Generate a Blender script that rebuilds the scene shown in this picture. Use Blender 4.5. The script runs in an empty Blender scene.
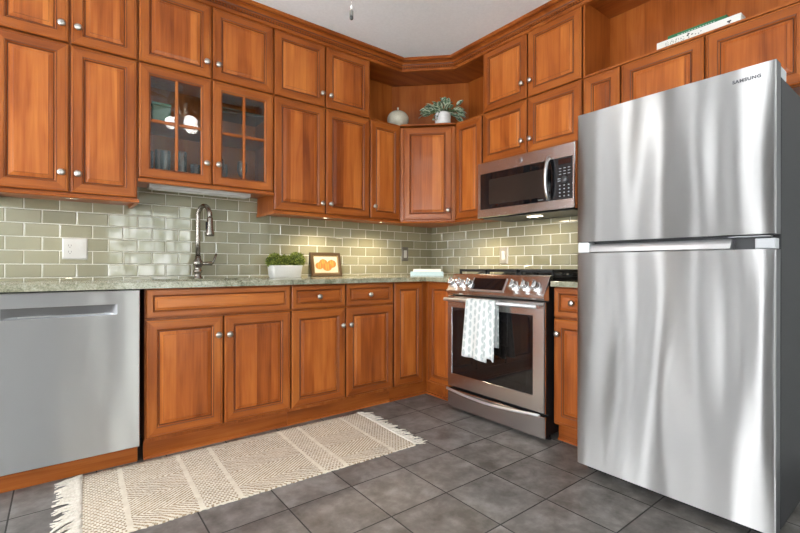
import bpy, math, random
from mathutils import Vector, Matrix
random.seed(7)
PI = math.pi
SC = bpy.context.scene
COL = SC.collection

# ---------------------------------------------------------------- camera, world, exposure
CAM = Vector((-2.8439, -3.1559, 1.003))
YAW = math.radians(37.868)
cd = bpy.data.cameras.new('camera')
cd.sensor_width = 36.0
cd.lens = 436.59 / 800 * 36.0
cd.shift_y = -0.0007
cd.clip_start = 0.02
cam = bpy.data.objects.new('camera', cd)
COL.objects.link(cam)
cam.matrix_world = Matrix.Translation(CAM) @ Matrix.Rotation(-YAW, 4, 'Z') @ Matrix.Rotation(PI / 2, 4, 'X') @ Matrix.Rotation(math.radians(0.10), 4, 'Z')
SC.camera = cam

w = bpy.data.worlds.new('world')
SC.world = w
w.use_nodes = True
w.node_tree.nodes['Background'].inputs[0].default_value = (0.75, 0.85, 1.0, 1)
w.node_tree.nodes['Background'].inputs[1].default_value = 0.6

SC.view_settings.view_transform = 'Standard'
SC.view_settings.look = 'None'
SC.view_settings.gamma = 1
SC.view_settings.use_curve_mapping = False
SC.view_settings.exposure = 0.34
ADDED_DAY = 12.5         # radiance of the added window panes opposite the refrigerator
DAY2 = 7.5         # and of the shaded patio door's
BULB = 14.0        # radiance of the fan's lamp globes
PUCK = 3.6         # watts of each under-cabinet puck

# ---------------------------------------------------------------- room sizes
ZC = 2.677         # ceiling
XL, YF = -4.6, -5.6
UP = .325          # upper door plane distance from the wall
BP = .62           # base door plane
CT, CB = .918, .887  # countertop

# ---------------------------------------------------------------- node helpers
def new_mat(name):
    m = bpy.data.materials.new(name)
    m.use_nodes = True
    nt = m.node_tree
    b = nt.nodes['Principled BSDF']
    return m, nt, b
def N(nt, t, **kw):
    n = nt.nodes.new(t)
    for k, v in kw.items():
        if k.startswith('i_'):
            key = k[2:]
            n.inputs[int(key) if key.isdigit() else key.replace('_', ' ')].default_value = v
        else:
            setattr(n, k, v)
    return n
def lk(nt, a, b): nt.links.new(a, b)
def math_n(nt, op, a=None, b=None, c=None):
    n = nt.nodes.new('ShaderNodeMath'); n.operation = op
    for i, v in enumerate((a, b, c)):
        if v is None: continue
        if isinstance(v, (int, float)): n.inputs[i].default_value = v
        else: nt.links.new(v, n.inputs[i])
    return n.outputs[0]
def ramp(nt, fac, stops):
    r = nt.nodes.new('ShaderNodeValToRGB')
    e = r.color_ramp.elements
    while len(e) < len(stops): e.new(0.5)
    for i, (p, c) in enumerate(stops):
        e[i].position = p; e[i].color = (*c, 1)
    nt.links.new(fac, r.inputs[0])
    return r.outputs[0]
def mixc(nt, fac, a, b, mode='MIX'):
    n = nt.nodes.new('ShaderNodeMix'); n.data_type = 'RGBA'; n.blend_type = mode
    for s, v in ((n.inputs[0], fac), (n.inputs[6], a), (n.inputs[7], b)):
        if isinstance(v, (int, float)): s.default_value = v
        elif isinstance(v, tuple): s.default_value = (*v, 1)
        else: nt.links.new(v, s)
    return n.outputs[2]
def plain(name, col, rough=.5, metal=0., **kw):
    m, nt, b = new_mat(name)
    b.inputs['Base Color'].default_value = (*col, 1)
    b.inputs['Roughness'].default_value = rough
    b.inputs['Metallic'].default_value = metal
    for k, v in kw.items(): b.inputs[k.replace('_', ' ')].default_value = v
    return m
def speckled(name, c1, c2, scale, rough=.5, bump=0., metal=0., detail=4):
    m, nt, b = new_mat(name)
    tc = N(nt, 'ShaderNodeTexCoord')
    n = N(nt, 'ShaderNodeTexNoise'); n.inputs['Scale'].default_value = scale; n.inputs['Detail'].default_value = detail
    lk(nt, tc.outputs['Object'], n.inputs['Vector'])
    lk(nt, ramp(nt, n.outputs['Fac'], [(.35, c1), (.65, c2)]), b.inputs['Base Color'])
    b.inputs['Roughness'].default_value = rough; b.inputs['Metallic'].default_value = metal
    if bump:
        bp = N(nt, 'ShaderNodeBump'); bp.inputs['Strength'].default_value = bump; bp.inputs['Distance'].default_value = .004
        lk(nt, n.outputs['Fac'], bp.inputs['Height']); lk(nt, bp.outputs[0], b.inputs['Normal'])
    return m

WD, WM, WL = (.165, .035, .006), (.335, .086, .0145), (.51, .166, .034)
def wood(name, axis, boards=False, gain=1.0, rough=.34):
    m, nt, b = new_mat(name)
    tc = N(nt, 'ShaderNodeTexCoord'); oi = N(nt, 'ShaderNodeObjectInfo')
    off = math_n(nt, 'MULTIPLY', oi.outputs['Random'], 53.0)
    add = N(nt, 'ShaderNodeVectorMath', operation='ADD')
    lk(nt, tc.outputs['Object'], add.inputs[0]); lk(nt, off, add.inputs[1])
    vec = add.outputs[0]
    tone = None
    if boards:
        sp = N(nt, 'ShaderNodeSeparateXYZ'); lk(nt, vec, sp.inputs[0])
        q = math_n(nt, 'DIVIDE', sp.outputs['X' if axis == 'z' else 'Z'], .088)
        fl = math_n(nt, 'FLOOR', q)
        wn = N(nt, 'ShaderNodeTexWhiteNoise', noise_dimensions='1D'); lk(nt, fl, wn.inputs['W'])
        tone = wn.outputs['Value']
        # each board is cut from another place of the tree
        cb = N(nt, 'ShaderNodeCombineXYZ')
        k = math_n(nt, 'MULTIPLY', tone, 9.0)
        for i in range(3): lk(nt, k, cb.inputs[i])
        a2 = N(nt, 'ShaderNodeVectorMath', operation='ADD'); lk(nt, vec, a2.inputs[0]); lk(nt, cb.outputs[0], a2.inputs[1])
        vec = a2.outputs[0]
    def noise(sc, detail, dist=0.):
        mp = N(nt, 'ShaderNodeMapping'); lk(nt, vec, mp.inputs[0])
        s = {'x': (sc[1], sc[0], sc[0]), 'z': (sc[0], sc[0], sc[1]), 'y': (sc[0], sc[1], sc[0])}[axis]
        mp.inputs['Scale'].default_value = s
        n = N(nt, 'ShaderNodeTexNoise'); n.inputs['Scale'].default_value = 1.0
        n.inputs['Detail'].default_value = detail; n.inputs['Distortion'].default_value = dist
        lk(nt, mp.outputs[0], n.inputs['Vector']); return n.outputs['Fac']
    g = noise((16, 1.3), 4, .9)
    f = noise((150, 5), 2, .2)
    l = noise((4, 2.2), 2, .5)
    v = math_n(nt, 'ADD', math_n(nt, 'MULTIPLY', g, .42), math_n(nt, 'MULTIPLY', f, .16))
    v = math_n(nt, 'ADD', v, math_n(nt, 'MULTIPLY', l, .34))
    v = math_n(nt, 'ADD', v, .04)
    sh = math_n(nt, 'MULTIPLY', math_n(nt, 'SUBTRACT', oi.outputs['Random'], .5), .06)
    v = math_n(nt, 'ADD', v, sh)
    if boards:
        v = math_n(nt, 'ADD', v, math_n(nt, 'MULTIPLY', math_n(nt, 'SUBTRACT', tone, .38), .20))
    G = lambda c: tuple(min(1, x * gain) for x in c)
    col = ramp(nt, v, [(.30, G(WD)), (.50, G(WM)), (.74, G(WL))])
    lk(nt, col, b.inputs['Base Color'])
    b.inputs['Roughness'].default_value = rough
    b.inputs['Specular IOR Level'].default_value = .22
    b.inputs['Coat Weight'].default_value = .14
    b.inputs['Coat Roughness'].default_value = .15
    return m

W_V = wood('cherry_vertical', 'z')
W_H = wood('cherry_horizontal', 'x')
W_P = wood('cherry_boards', 'z', True, 1.17)
W_PH = wood('cherry_boards_horizontal', 'x', True, 1.12)
W_D = wood('cherry_deep', 'y', False, .95)
GLZ_SHADE = plain('glaze_and_groove_shade', (.11, .028, .008), .4)  # glaze finish, also painted on door edges and into grooves as shade
DARK = plain('dark_recess_paint', (.02, .012, .008), .7)
BLK = plain('black_enamel', (.010, .010, .011), .6, 0, Specular_IOR_Level=.25)
IRON = speckled('cast_iron', (.010, .010, .010), (.022, .022, .022), 300, .55)
NICK = plain('brushed_nickel', (.50, .46, .42), .30, 1.0)
CHROME = plain('polished_chrome', (.80, .80, .80), .12, 1.0)
BRONZE = plain('bronze_nickel', (.27, .245, .215), .27, 1.0)
WHITE = plain('white_ceramic', (.74, .73, .71), .25)
WPLAS = plain('white_plastic', (.56, .55, .525), .35)
BGLASS = plain('black_glass', (.006, .006, .007), .04, 0, Coat_Weight=.3)
GLAZEW = speckled('crackle_glaze', (.44, .41, .31), (.60, .56, .45), 260, .18)

def steel(name, axis, col=(.60, .60, .605), rough=.24, aniso=.75, warp=.0):
    m, nt, b = new_mat(name)
    tc = N(nt, 'ShaderNodeTexCoord')
    b.inputs['Metallic'].default_value = 1
    mp = N(nt, 'ShaderNodeMapping'); lk(nt, tc.outputs['Object'], mp.inputs[0])
    mp.inputs['Scale'].default_value = (6, 6, 1500) if axis == 'x' else (1500, 1500, 6)
    n = N(nt, 'ShaderNodeTexNoise'); n.inputs['Scale'].default_value = 1.0; n.inputs['Detail'].default_value = 2
    lk(nt, mp.outputs[0], n.inputs['Vector'])
    c2 = tuple(x * 1.03 for x in col); c1 = tuple(x * .97 for x in col)
    lk(nt, ramp(nt, n.outputs['Fac'], [(.3, c1), (.7, c2)]), b.inputs['Base Color'])
    b.inputs['Roughness'].default_value = rough
    b.inputs['Anisotropic'].default_value = aniso
    cx = N(nt, 'ShaderNodeCombineXYZ')
    if axis == 'x': cx.inputs[2].default_value = 1      # the sheen spreads across the brushing
    else: cx.inputs[0].default_value = 1
    vt = N(nt, 'ShaderNodeVectorTransform', vector_type='VECTOR', convert_from='OBJECT', convert_to='WORLD')
    lk(nt, cx.outputs[0], vt.inputs[0]); lk(nt, vt.outputs[0], b.inputs['Tangent'])
    if warp:   # the sheet is never quite flat
        mp2 = N(nt, 'ShaderNodeMapping'); lk(nt, tc.outputs['Object'], mp2.inputs[0])
        mp2.inputs['Scale'].default_value = (4.0, 4.0, .6)
        n2 = N(nt, 'ShaderNodeTexNoise'); n2.inputs['Scale'].default_value = 1.0; n2.inputs['Detail'].default_value = .5
        lk(nt, mp2.outputs[0], n2.inputs['Vector'])
        bp = N(nt, 'ShaderNodeBump'); bp.inputs['Strength'].default_value = 1.0; bp.inputs['Distance'].default_value = warp
        lk(nt, n2.outputs['Fac'], bp.inputs['Height']); lk(nt, bp.outputs[0], b.inputs['Normal'])
    return m
def brushed(name, col, rough, aniso, warp, scale, along='x'):
    """sheet steel brushed along x: mirror-sharp along the grain, widely spread across it"""
    m = bpy.data.materials.new(name); m.use_nodes = True
    nt = m.node_tree; nt.nodes.clear()
    o = N(nt, 'ShaderNodeOutputMaterial'); g = N(nt, 'ShaderNodeBsdfAnisotropic')
    g.inputs['Color'].default_value = (*col, 1); g.inputs['Roughness'].default_value = rough; g.inputs['Anisotropy'].default_value = aniso
    cx = N(nt, 'ShaderNodeCombineXYZ'); cx.inputs[0 if along == 'x' else 2].default_value = 1
    vt = N(nt, 'ShaderNodeVectorTransform', vector_type='VECTOR', convert_from='OBJECT', convert_to='WORLD')
    lk(nt, cx.outputs[0], vt.inputs[0]); lk(nt, vt.outputs[0], g.inputs['Tangent'])
    tc = N(nt, 'ShaderNodeTexCoord'); mp = N(nt, 'ShaderNodeMapping'); lk(nt, tc.outputs['Object'], mp.inputs[0])
    mp.inputs['Scale'].default_value = scale
    n = N(nt, 'ShaderNodeTexNoise'); n.inputs['Scale'].default_value = 1.0; n.inputs['Detail'].default_value = 1.0
    lk(nt, mp.outputs[0], n.inputs['Vector'])
    bp = N(nt, 'ShaderNodeBump'); bp.inputs['Strength'].default_value = 1.0; bp.inputs['Distance'].default_value = warp
    lk(nt, n.outputs['Fac'], bp.inputs['Height']); lk(nt, bp.outputs[0], g.inputs['Normal'])
    lk(nt, g.outputs[0], o.inputs[0]); return m
STEEL = brushed('stainless_sheet', (.60, .585, .57), .40, .78, .006, (6, 6, .8)) if 1 else steel('stainless_sheet', 'x', (.53, .53, .535), rough=.38, aniso=1.0, warp=.006)
STEEL_F = brushed('stainless_fridge_sheet', (.51, .497, .484), .40, .85, .014, (4.5, 4.5, .7)) if 1 else steel('stainless_fridge_sheet', 'x', (.60, .60, .605), .36, 1.0, warp=.022)
STEEL_R = steel('stainless_warm', 'x', (.66, .65, .64), .26, .6)
STEEL_S = plain('satin_steel', (.74, .74, .75), .36, 1.0)
GREY_S = plain('grey_painted_steel', (.022, .022, .024), .6, 0, Specular_IOR_Level=.25)
GREY_L = plain('light_grey_plastic', (.42, .43, .44), .4)

def thin_glass(name, tint=(.93, .95, .94), bloom=0.):
    m = bpy.data.materials.new(name); m.use_nodes = True
    nt = m.node_tree; nt.nodes.clear()
    o = N(nt, 'ShaderNodeOutputMaterial')
    t = N(nt, 'ShaderNodeBsdfTransparent'); t.inputs[0].default_value = (*tint, 1)
    g = N(nt, 'ShaderNodeBsdfGlossy'); g.inputs['Roughness'].default_value = .01
    f = N(nt, 'ShaderNodeFresnel'); f.inputs[0].default_value = 1.5
    mx = N(nt, 'ShaderNodeMixShader')
    lk(nt, f.outputs[0], mx.inputs[0]); lk(nt, t.outputs[0], mx.inputs[1]); lk(nt, g.outputs[0], mx.inputs[2])
    if bloom:  # diffuse white mixed in to brighten glasses that stay dark
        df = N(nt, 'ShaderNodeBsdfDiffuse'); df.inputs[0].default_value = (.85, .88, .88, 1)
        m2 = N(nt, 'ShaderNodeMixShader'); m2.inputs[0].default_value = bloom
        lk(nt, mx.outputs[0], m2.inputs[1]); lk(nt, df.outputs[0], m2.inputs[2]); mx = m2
    lk(nt, mx.outputs[0], o.inputs[0]); return m
PANE = thin_glass('window_glass')
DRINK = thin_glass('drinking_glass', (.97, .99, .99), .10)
def emit(name, col, s):
    m, nt, b = new_mat(name)
    b.inputs['Base Color'].default_value = (.8, .8, .8, 1)
    b.inputs['Emission Color'].default_value = (*col, 1); b.inputs['Emission Strength'].default_value = s
    return m
ADDED_PANE = emit('glowing_pane', (.92, .96, 1.0), ADDED_DAY)  # glow of the added left-wall windows
DAYPANE2 = emit('garden_daylit_pane', (.92, .96, 1.0), DAY2)      # pale sky broken by trees
_nt = DAYPANE2.node_tree; _tc = N(_nt, 'ShaderNodeTexCoord'); _n = N(_nt, 'ShaderNodeTexNoise'); _n.inputs['Scale'].default_value = 5.5; _n.inputs['Detail'].default_value = 6; _n.inputs['Roughness'].default_value = .65
lk(_nt, _tc.outputs['Object'], _n.inputs['Vector'])
lk(_nt, ramp(_nt, _n.outputs['Fac'], [(.40, (.10, .13, .08)), (.52, (.55, .60, .58)), (.60, (.95, .98, 1.0))]), _nt.nodes['Principled BSDF'].inputs['Emission Color'])
GLOBE = emit('lit_frosted_globe', (1.0, .96, .91), BULB)
PUCKM = emit('lit_puck_lens', (1.0, .86, .62), 14)

def tile_floor():
    m, nt, b = new_mat('slate_floor_tile')
    tc = N(nt, 'ShaderNodeTexCoord'); sp = N(nt, 'ShaderNodeSeparateXYZ'); lk(nt, tc.outputs['Object'], sp.inputs[0])
    P = .3022
    u = math_n(nt, 'DIVIDE', math_n(nt, 'ADD', sp.outputs[0], .891), P)
    v = math_n(nt, 'DIVIDE', math_n(nt, 'ADD', sp.outputs[1], 1.757), P)
    def edge(x):
        fr = math_n(nt, 'FRACT', x)
        return math_n(nt, 'MINIMUM', fr, math_n(nt, 'SUBTRACT', 1.0, fr))
    e = math_n(nt, 'MINIMUM', edge(u), edge(v))
    cb = N(nt, 'ShaderNodeCombineXYZ'); lk(nt, math_n(nt, 'FLOOR', u), cb.inputs[0]); lk(nt, math_n(nt, 'FLOOR', v), cb.inputs[1])
    wn = N(nt, 'ShaderNodeTexWhiteNoise', noise_dimensions='3D'); lk(nt, cb.outputs[0], wn.inputs['Vector'])
    sc = N(nt, 'ShaderNodeVectorMath', operation='MULTIPLY_ADD')
    lk(nt, wn.outputs['Color'], sc.inputs[0]); sc.inputs[1].default_value = (9, 9, 9); lk(nt, tc.outputs['Object'], sc.inputs[2])
    n = N(nt, 'ShaderNodeTexNoise'); n.inputs['Scale'].default_value = 9; n.inputs['Detail'].default_value = 9; n.inputs['Roughness'].default_value = .66; n.inputs['Distortion'].default_value = .15
    lk(nt, sc.outputs[0], n.inputs['Vector'])
    n2 = N(nt, 'ShaderNodeTexNoise'); n2.inputs['Scale'].default_value = 16; n2.inputs['Detail'].default_value = 6
    lk(nt, sc.outputs[0], n2.inputs['Vector'])
    f = math_n(nt, 'ADD', math_n(nt, 'MULTIPLY', n.outputs['Fac'], .8), math_n(nt, 'MULTIPLY', n2.outputs['Fac'], .25))
    f = math_n(nt, 'ADD', f, math_n(nt, 'MULTIPLY', math_n(nt, 'SUBTRACT', wn.outputs['Value'], .5), .10))
    c = ramp(nt, f, [(.36, (.082, .072, .064)), (.52, (.160, .146, .134)), (.70, (.275, .258, .243))])
    g = math_n(nt, 'LESS_THAN', e, .0095)
    c = mixc(nt, g, c, (.035, .032, .030))
    lk(nt, c, b.inputs['Base Color'])
    r = math_n(nt, 'ADD', math_n(nt, 'MULTIPLY', n2.outputs['Fac'], .25), .30)
    lk(nt, mixc(nt, g, r, (.8, .8, .8)), b.inputs['Roughness'])
    h = math_n(nt, 'ADD', math_n(nt, 'MULTIPLY', math_n(nt, 'MINIMUM', e, .02), 30.0), math_n(nt, 'MULTIPLY', n2.outputs['Fac'], .5))
    bp = N(nt, 'ShaderNodeBump'); bp.inputs['Strength'].default_value = .5; bp.inputs['Distance'].default_value = .002
    lk(nt, h, bp.inputs['Height']); lk(nt, bp.outputs[0], b.inputs['Normal'])
    return m
FLOOR = tile_floor()
WALL = speckled('wall_paint', (.74, .73, .71), (.78, .77, .75), 40, .7)
CEIL = speckled('ceiling_paint', (.78, .83, .86), (.82, .87, .90), 60, .8)

def granite():
    m, nt, b = new_mat('green_granite')
    tc = N(nt, 'ShaderNodeTexCoord')
    n = N(nt, 'ShaderNodeTexNoise'); n.inputs['Scale'].default_value = 130; n.inputs['Detail'].default_value = 5; n.inputs['Roughness'].default_value = .7
    n2 = N(nt, 'ShaderNodeTexNoise'); n2.inputs['Scale'].default_value = 14; n2.inputs['Detail'].default_value = 4; n2.inputs['Distortion'].default_value = 1.5
    for q in (n, n2): lk(nt, tc.outputs['Object'], q.inputs['Vector'])
    f = math_n(nt, 'ADD', math_n(nt, 'MULTIPLY', n.outputs['Fac'], .6), math_n(nt, 'MULTIPLY', n2.outputs['Fac'], .4))
    c = ramp(nt, f, [(.36, (.08, .08, .05)), (.46, (.25, .245, .165)), (.56, (.37, .36, .265)), (.70, (.58, .54, .44))])
    lk(nt, c, b.inputs['Base Color']); b.inputs['Roughness'].default_value = .12
    return m
GRAN = granite()
def glass_tile():
    m, nt, b = new_mat('sage_glass_tile')
    g = N(nt, 'ShaderNodeNewGeometry')
    c = ramp(nt, g.outputs['Random Per Island'], [(0., (.255, .240, .155)), (.5, (.290, .274, .182)), (1., (.325, .308, .208))])
    lk(nt, c, b.inputs['Base Color']); b.inputs['Roughness'].default_value = .05
    b.inputs['Coat Weight'].default_value = .4; b.inputs['Coat Roughness'].default_value = .02
    return m
TILE = glass_tile()
GROUT = speckled('cream_grout', (.66, .64, .56), (.74, .72, .64), 200, .8)

# ---------------------------------------------------------------- mesh builder
class MB:
    def __init__(s): s.v, s.f, s.m, s.sm = [], [], [], []
    def face(s, idx, mat=0, smooth=False): s.f.append(tuple(idx)); s.m.append(mat); s.sm.append(smooth)
    def add(s, vs): k = len(s.v); s.v += [tuple(p) for p in vs]; return k
    def box(s, x0, x1, y0, y1, z0, z1, mat=0):
        k = s.add([(x0, y0, z0), (x1, y0, z0), (x1, y1, z0), (x0, y1, z0), (x0, y0, z1), (x1, y0, z1), (x1, y1, z1), (x0, y1, z1)])
        for q in ((0, 3, 2, 1), (4, 5, 6, 7), (0, 1, 5, 4), (1, 2, 6, 5), (2, 3, 7, 6), (3, 0, 4, 7)): s.face([k + i for i in q], mat)
    def prism(s, poly, z0, z1, mat=0):
        n = len(poly); k = s.add([(x, y, z0) for x, y in poly] + [(x, y, z1) for x, y in poly])
        s.face([k + i for i in reversed(range(n))], mat); s.face([k + n + i for i in range(n)], mat)
        for i in range(n): j = (i + 1) % n; s.face((k + i, k + j, k + n + j, k + n + i), mat)
    def prism_x(s, poly, x0, x1, mat=0):   # poly of (y, z), counter-clockwise seen from +x
        n = len(poly); k = s.add([(x0, y, z) for y, z in poly] + [(x1, y, z) for y, z in poly])
        s.face([k + i for i in reversed(range(n))], mat); s.face([k + n + i for i in range(n)], mat)
        for i in range(n): j = (i + 1) % n; s.face((k + i, k + j, k + n + j, k + n + i), mat)
    def rings(s, rs, mats, cap=None, smooth=False):
        """rs: list of 4-corner loops (bl, br, tr, tl); mats = per gap (bottom, right, top, left)"""
        ks = [s.add(r) for r in rs]
        for a, b, mt in zip(ks, ks[1:], mats):
            for i in range(4):
                j = (i + 1) % 4; s.face((a + i, a + j, b + j, b + i), mt[i], smooth)
        if cap is not None: k = ks[-1]; s.face((k, k + 1, k + 2, k + 3), cap)
    def lathe(s, prof, seg=20, c=(0, 0, 0), axis='z', mat=0, smooth=True):
        n = len(prof); base = len(s.v)
        for r, h in prof:
            for i in range(seg):
                a = 2 * PI * i / seg; p = (r * math.cos(a), r * math.sin(a), h)
                if axis == 'y': p = (p[0], -h, p[1])      # +h goes towards -y
                if axis == 'x': p = (h, p[0], p[1])
                s.v.append((p[0] + c[0], p[1] + c[1], p[2] + c[2]))
        for k in range(n - 1):
            for i in range(seg):
                j = (i + 1) % seg
                s.face((base + k * seg + i, base + k * seg + j, base + (k + 1) * seg + j, base + (k + 1) * seg + i), mat, smooth)
        for k in (0, n - 1):
            if prof[k][0] > 1e-6:
                q = [base + k * seg + i for i in range(seg)]; s.face(q[::-1] if k == 0 else q, mat)
    def tube(s, pts, r, seg=10, mat=0, closed_ends=True):
        pts = [Vector(p) for p in pts]; n = len(pts); base = len(s.v)
        rs = r if isinstance(r, (list, tuple)) else [r] * n
        ref = Vector((0, 0, 1)); prev = None
        for i, p in enumerate(pts):
            t = (pts[min(i + 1, n - 1)] - pts[max(i - 1, 0)]).normalized()
            if prev is None:
                u = t.cross(ref)
                if u.length < 1e-3: u = t.cross(Vector((0, 1, 0)))
                u.normalize()
            else:
                u = prev - t * prev.dot(t)
                if u.length < 1e-4: u = t.cross(ref)
                u.normalize()
            prev = u; v = t.cross(u)
            for k in range(seg):
                a = 2 * PI * k / seg; s.v.append(tuple(p + (u * math.cos(a) + v * math.sin(a)) * rs[i]))
        for i in range(n - 1):
            for k in range(seg):
                j = (k + 1) % seg
                s.face((base + i * seg + k, base + i * seg + j, base + (i + 1) * seg + j, base + (i + 1) * seg + k), mat, True)
        if closed_ends:
            s.face([base + k for k in reversed(range(seg))], mat); s.face([base + (n - 1) * seg + k for k in range(seg)], mat)
    def xform(s, M, start=0):
        for i in range(start, len(s.v)): s.v[i] = tuple(M @ Vector(s.v[i]))
    def build(s, name, mats, parent=None, loc=(0, 0, 0), rotz=0., bevel=0., seg=2, auto=False):
        me = bpy.data.meshes.new(name); me.from_pydata(s.v, [], s.f); me.update()
        for m in (mats if isinstance(mats, (list, tuple)) else [mats]): me.materials.append(m)
        for p, mi, sm in zip(me.polygons, s.m, s.sm): p.material_index = mi; p.use_smooth = sm
        me.validate()
        o = bpy.data.objects.new(name, me); COL.objects.link(o)
        o.location = loc; o.rotation_euler = (0, 0, rotz)
        if parent: o.parent = parent
        if bevel:
            b = o.modifiers.new('bevel', 'BEVEL'); b.width = bevel; b.segments = seg; b.limit_method = 'ANGLE'; b.angle_limit = math.radians(40)
            b.harden_normals = False
        return o
def tag(o, label, cat, group=None):
    o['label'] = label; o['category'] = cat
    if group: o['group'] = group
    return o
def thing(name, label, cat, loc=(0, 0, 0), rotz=0., group=None):
    o = bpy.data.objects.new(name, None); COL.objects.link(o)
    o.empty_display_size = .1; o.location = loc; o.rotation_euler = (0, 0, rotz)
    return tag(o, label, cat, group)
def struct(o, label=None):
    o['kind'] = 'structure'
    if label: o['label'] = label
    return o
def copy_tree(o, parent=None):
    c = o.copy(); COL.objects.link(c)
    if parent: c.parent = parent
    for ch in list(o.children): copy_tree(ch, c)
    return c

# ================================================================ THE ROOM
b = MB(); b.box(XL, 0.12, YF, 0.12, -.1, 0); struct(b.build('floor', FLOOR), 'dark grey square slate-look floor tiles')
b = MB(); b.box(XL - .12, .12, YF - .12, .12, ZC, ZC + .1); struct(b.build('ceiling', CEIL), 'plain white painted ceiling')
b = MB(); b.box(XL - .12, .12, 0, .12, 0, ZC); struct(b.build('wall_back', WALL), 'wall behind the sink cabinets')
b = MB(); b.box(0, .12, YF - .12, 0, 0, ZC); struct(b.build('wall_right', WALL), 'wall behind the range and refrigerator')
def wall_with_holes(name, axis, p0, p1, a0, a1, holes, label):
    """axis 'x': wall lies in plane x, spans y; holes: (a, b, z0, z1)"""
    b = MB(); cur = a0
    def bx(u0, u1, z0, z1):
        if u1 - u0 < 1e-4 or z1 - z0 < 1e-4: return
        if axis == 'x': b.box(p0, p1, u0, u1, z0, z1)
        else: b.box(u0, u1, p0, p1, z0, z1)
    for (h0, h1, z0, z1) in sorted(holes):
        bx(cur, h0, 0, ZC); bx(h0, h1, 0, z0); bx(h0, h1, z1, ZC); cur = h1
    bx(cur, a1, 0, ZC)
    return struct(b.build(name, WALL), label)
HL = [(-2.10, -1.66, .06, 2.5), (-1.44, -1.22, .06, 2.5), (-.82, -.50, .06, 2.5), (-.32, -.08, .06, 2.5), (-4.6, -3.2, .7, 2.3)]  # unseen windows added: slim ones for steel streaks, wide one for room light
HF = [(-2.25, -.85, .05, 2.08)]
wall_with_holes('wall_left', 'x', XL - .12, XL, YF - .12, 0, HL, 'wall with added tall windows opposite the refrigerator')
wall_with_holes('wall_front', 'y', YF - .12, YF, XL, 0, HF, 'wall with the glass patio door opposite the sink')
FRAMEW = plain('white_window_paint', (.75, .75, .74), .4)
def window(name, axis, p, h, nx, nz, label):
    a0, a1, z0, z1 = h
    fr = MB(); pn = MB()
    def bx(q, u0, u1, d0, d1, z0, z1):
        if axis == 'x': q.box(p - d1, p - d0, u0, u1, z0, z1)
        else: q.box(u0, u1, p - d1, p - d0, z0, z1)
    t = .05
    bx(fr, a0, a0 + t, 0, .09, z0, z1); bx(fr, a1 - t, a1, 0, .09, z0, z1)
    bx(fr, a0 + t, a1 - t, 0, .09, z0, z0 + t); bx(fr, a0 + t, a1 - t, 0, .09, z1 - t, z1)
    for i in range(1, nx):
        c = a0 + (a1 - a0) * i / nx; bx(fr, c - .014, c + .014, .02, .07, z0 + t, z1 - t)
    for i in range(1, nz):
        c = z0 + (z1 - z0) * i / nz; bx(fr, a0 + t, a1 - t, .025, .065, c - .012, c + .012)
    bx(pn, a0 + t, a1 - t, .075, .085, z0 + t, z1 - t)
    f = struct(fr.build(name, FRAMEW), label); g = pn.build('glowing_pane', DAYPANE2 if axis == 'y' else ADDED_PANE, f)
    return f
for i in range(4): window('window_%d' % (i + 1), 'x', XL, HL[i], 1, 3, 'added tall narrow white-framed window that streaks the refrigerator with light')  # slim unseen windows, added and shaped to streak the refrigerator steel
window('window_5', 'x', XL, HL[4], 2, 2, 'added wide window that keeps the room lit')  # unseen window added and widened to light the room
window('door_1', 'y', YF, HF[0], 4, 5, 'glass patio door opposite the sink')

# ---------------------------------------------------------------- tiled backsplash (real tiles, bevelled, in running bond)
TP, RP, GR = .154, .0757, .0050
def backsplash(name, length, z0, z1, shift, seed, label, rotz, loc, skip=()):
    rnd = random.Random(seed)
    b = MB(); b.box(0, length, -.0068, 0, z0, z1, 1)
    zl = 1.010 - 2 * RP; r = 0
    while zl < z1:
        a = max(zl + GR / 2, z0); c = min(zl + RP - GR / 2, z1)
        if c - a > .006:
            off = (r % 2) * .5 * TP + shift
            x = -TP * 2 + off
            while x < length:
                x0, x1 = max(x + GR / 2, .0005), min(x + TP - GR / 2, length - .0005)
                if x1 - x0 > .01:
                    tl, tr, tt = (rnd.uniform(-.0006, .0006) for _ in range(3))
                    e = .0035
                    o4 = [(x0, -.006, a), (x1, -.006, a), (x1, -.006, c), (x0, -.006, c)]
                    o3 = [(x0, -.0078, a), (x1, -.0078, a), (x1, -.0078, c), (x0, -.0078, c)]
                    cor = [(x0 + e, -.010 + tl, a + e), (x1 - e, -.010 + tr, a + e), (x1 - e, -.010 + tr + tt, c - e), (x0 + e, -.010 + tl + tt, c - e)]
                    b.rings([o4, o3, cor], [(0,) * 4] * 2, 0)
                x += TP
        zl += RP; r += 1
    return struct(b.build(name, [TILE, GROUT], None, loc, rotz), label)
# local x runs along the wall; on the sink wall local x=0 is world x=-3.16
LB = 3.16
sh = (LB - TP * .5) % TP
backsplash('trim_1', LB - .010, CT - .01, 1.60, sh, 3, 'sage glass subway tile behind the sink', 0, (-LB, 0, 0))
backsplash('trim_2', 2.0, CT - .01, 1.60, TP * .5, 5, 'sage glass subway tile behind the range', -PI / 2, (0, 0, 0))

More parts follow.
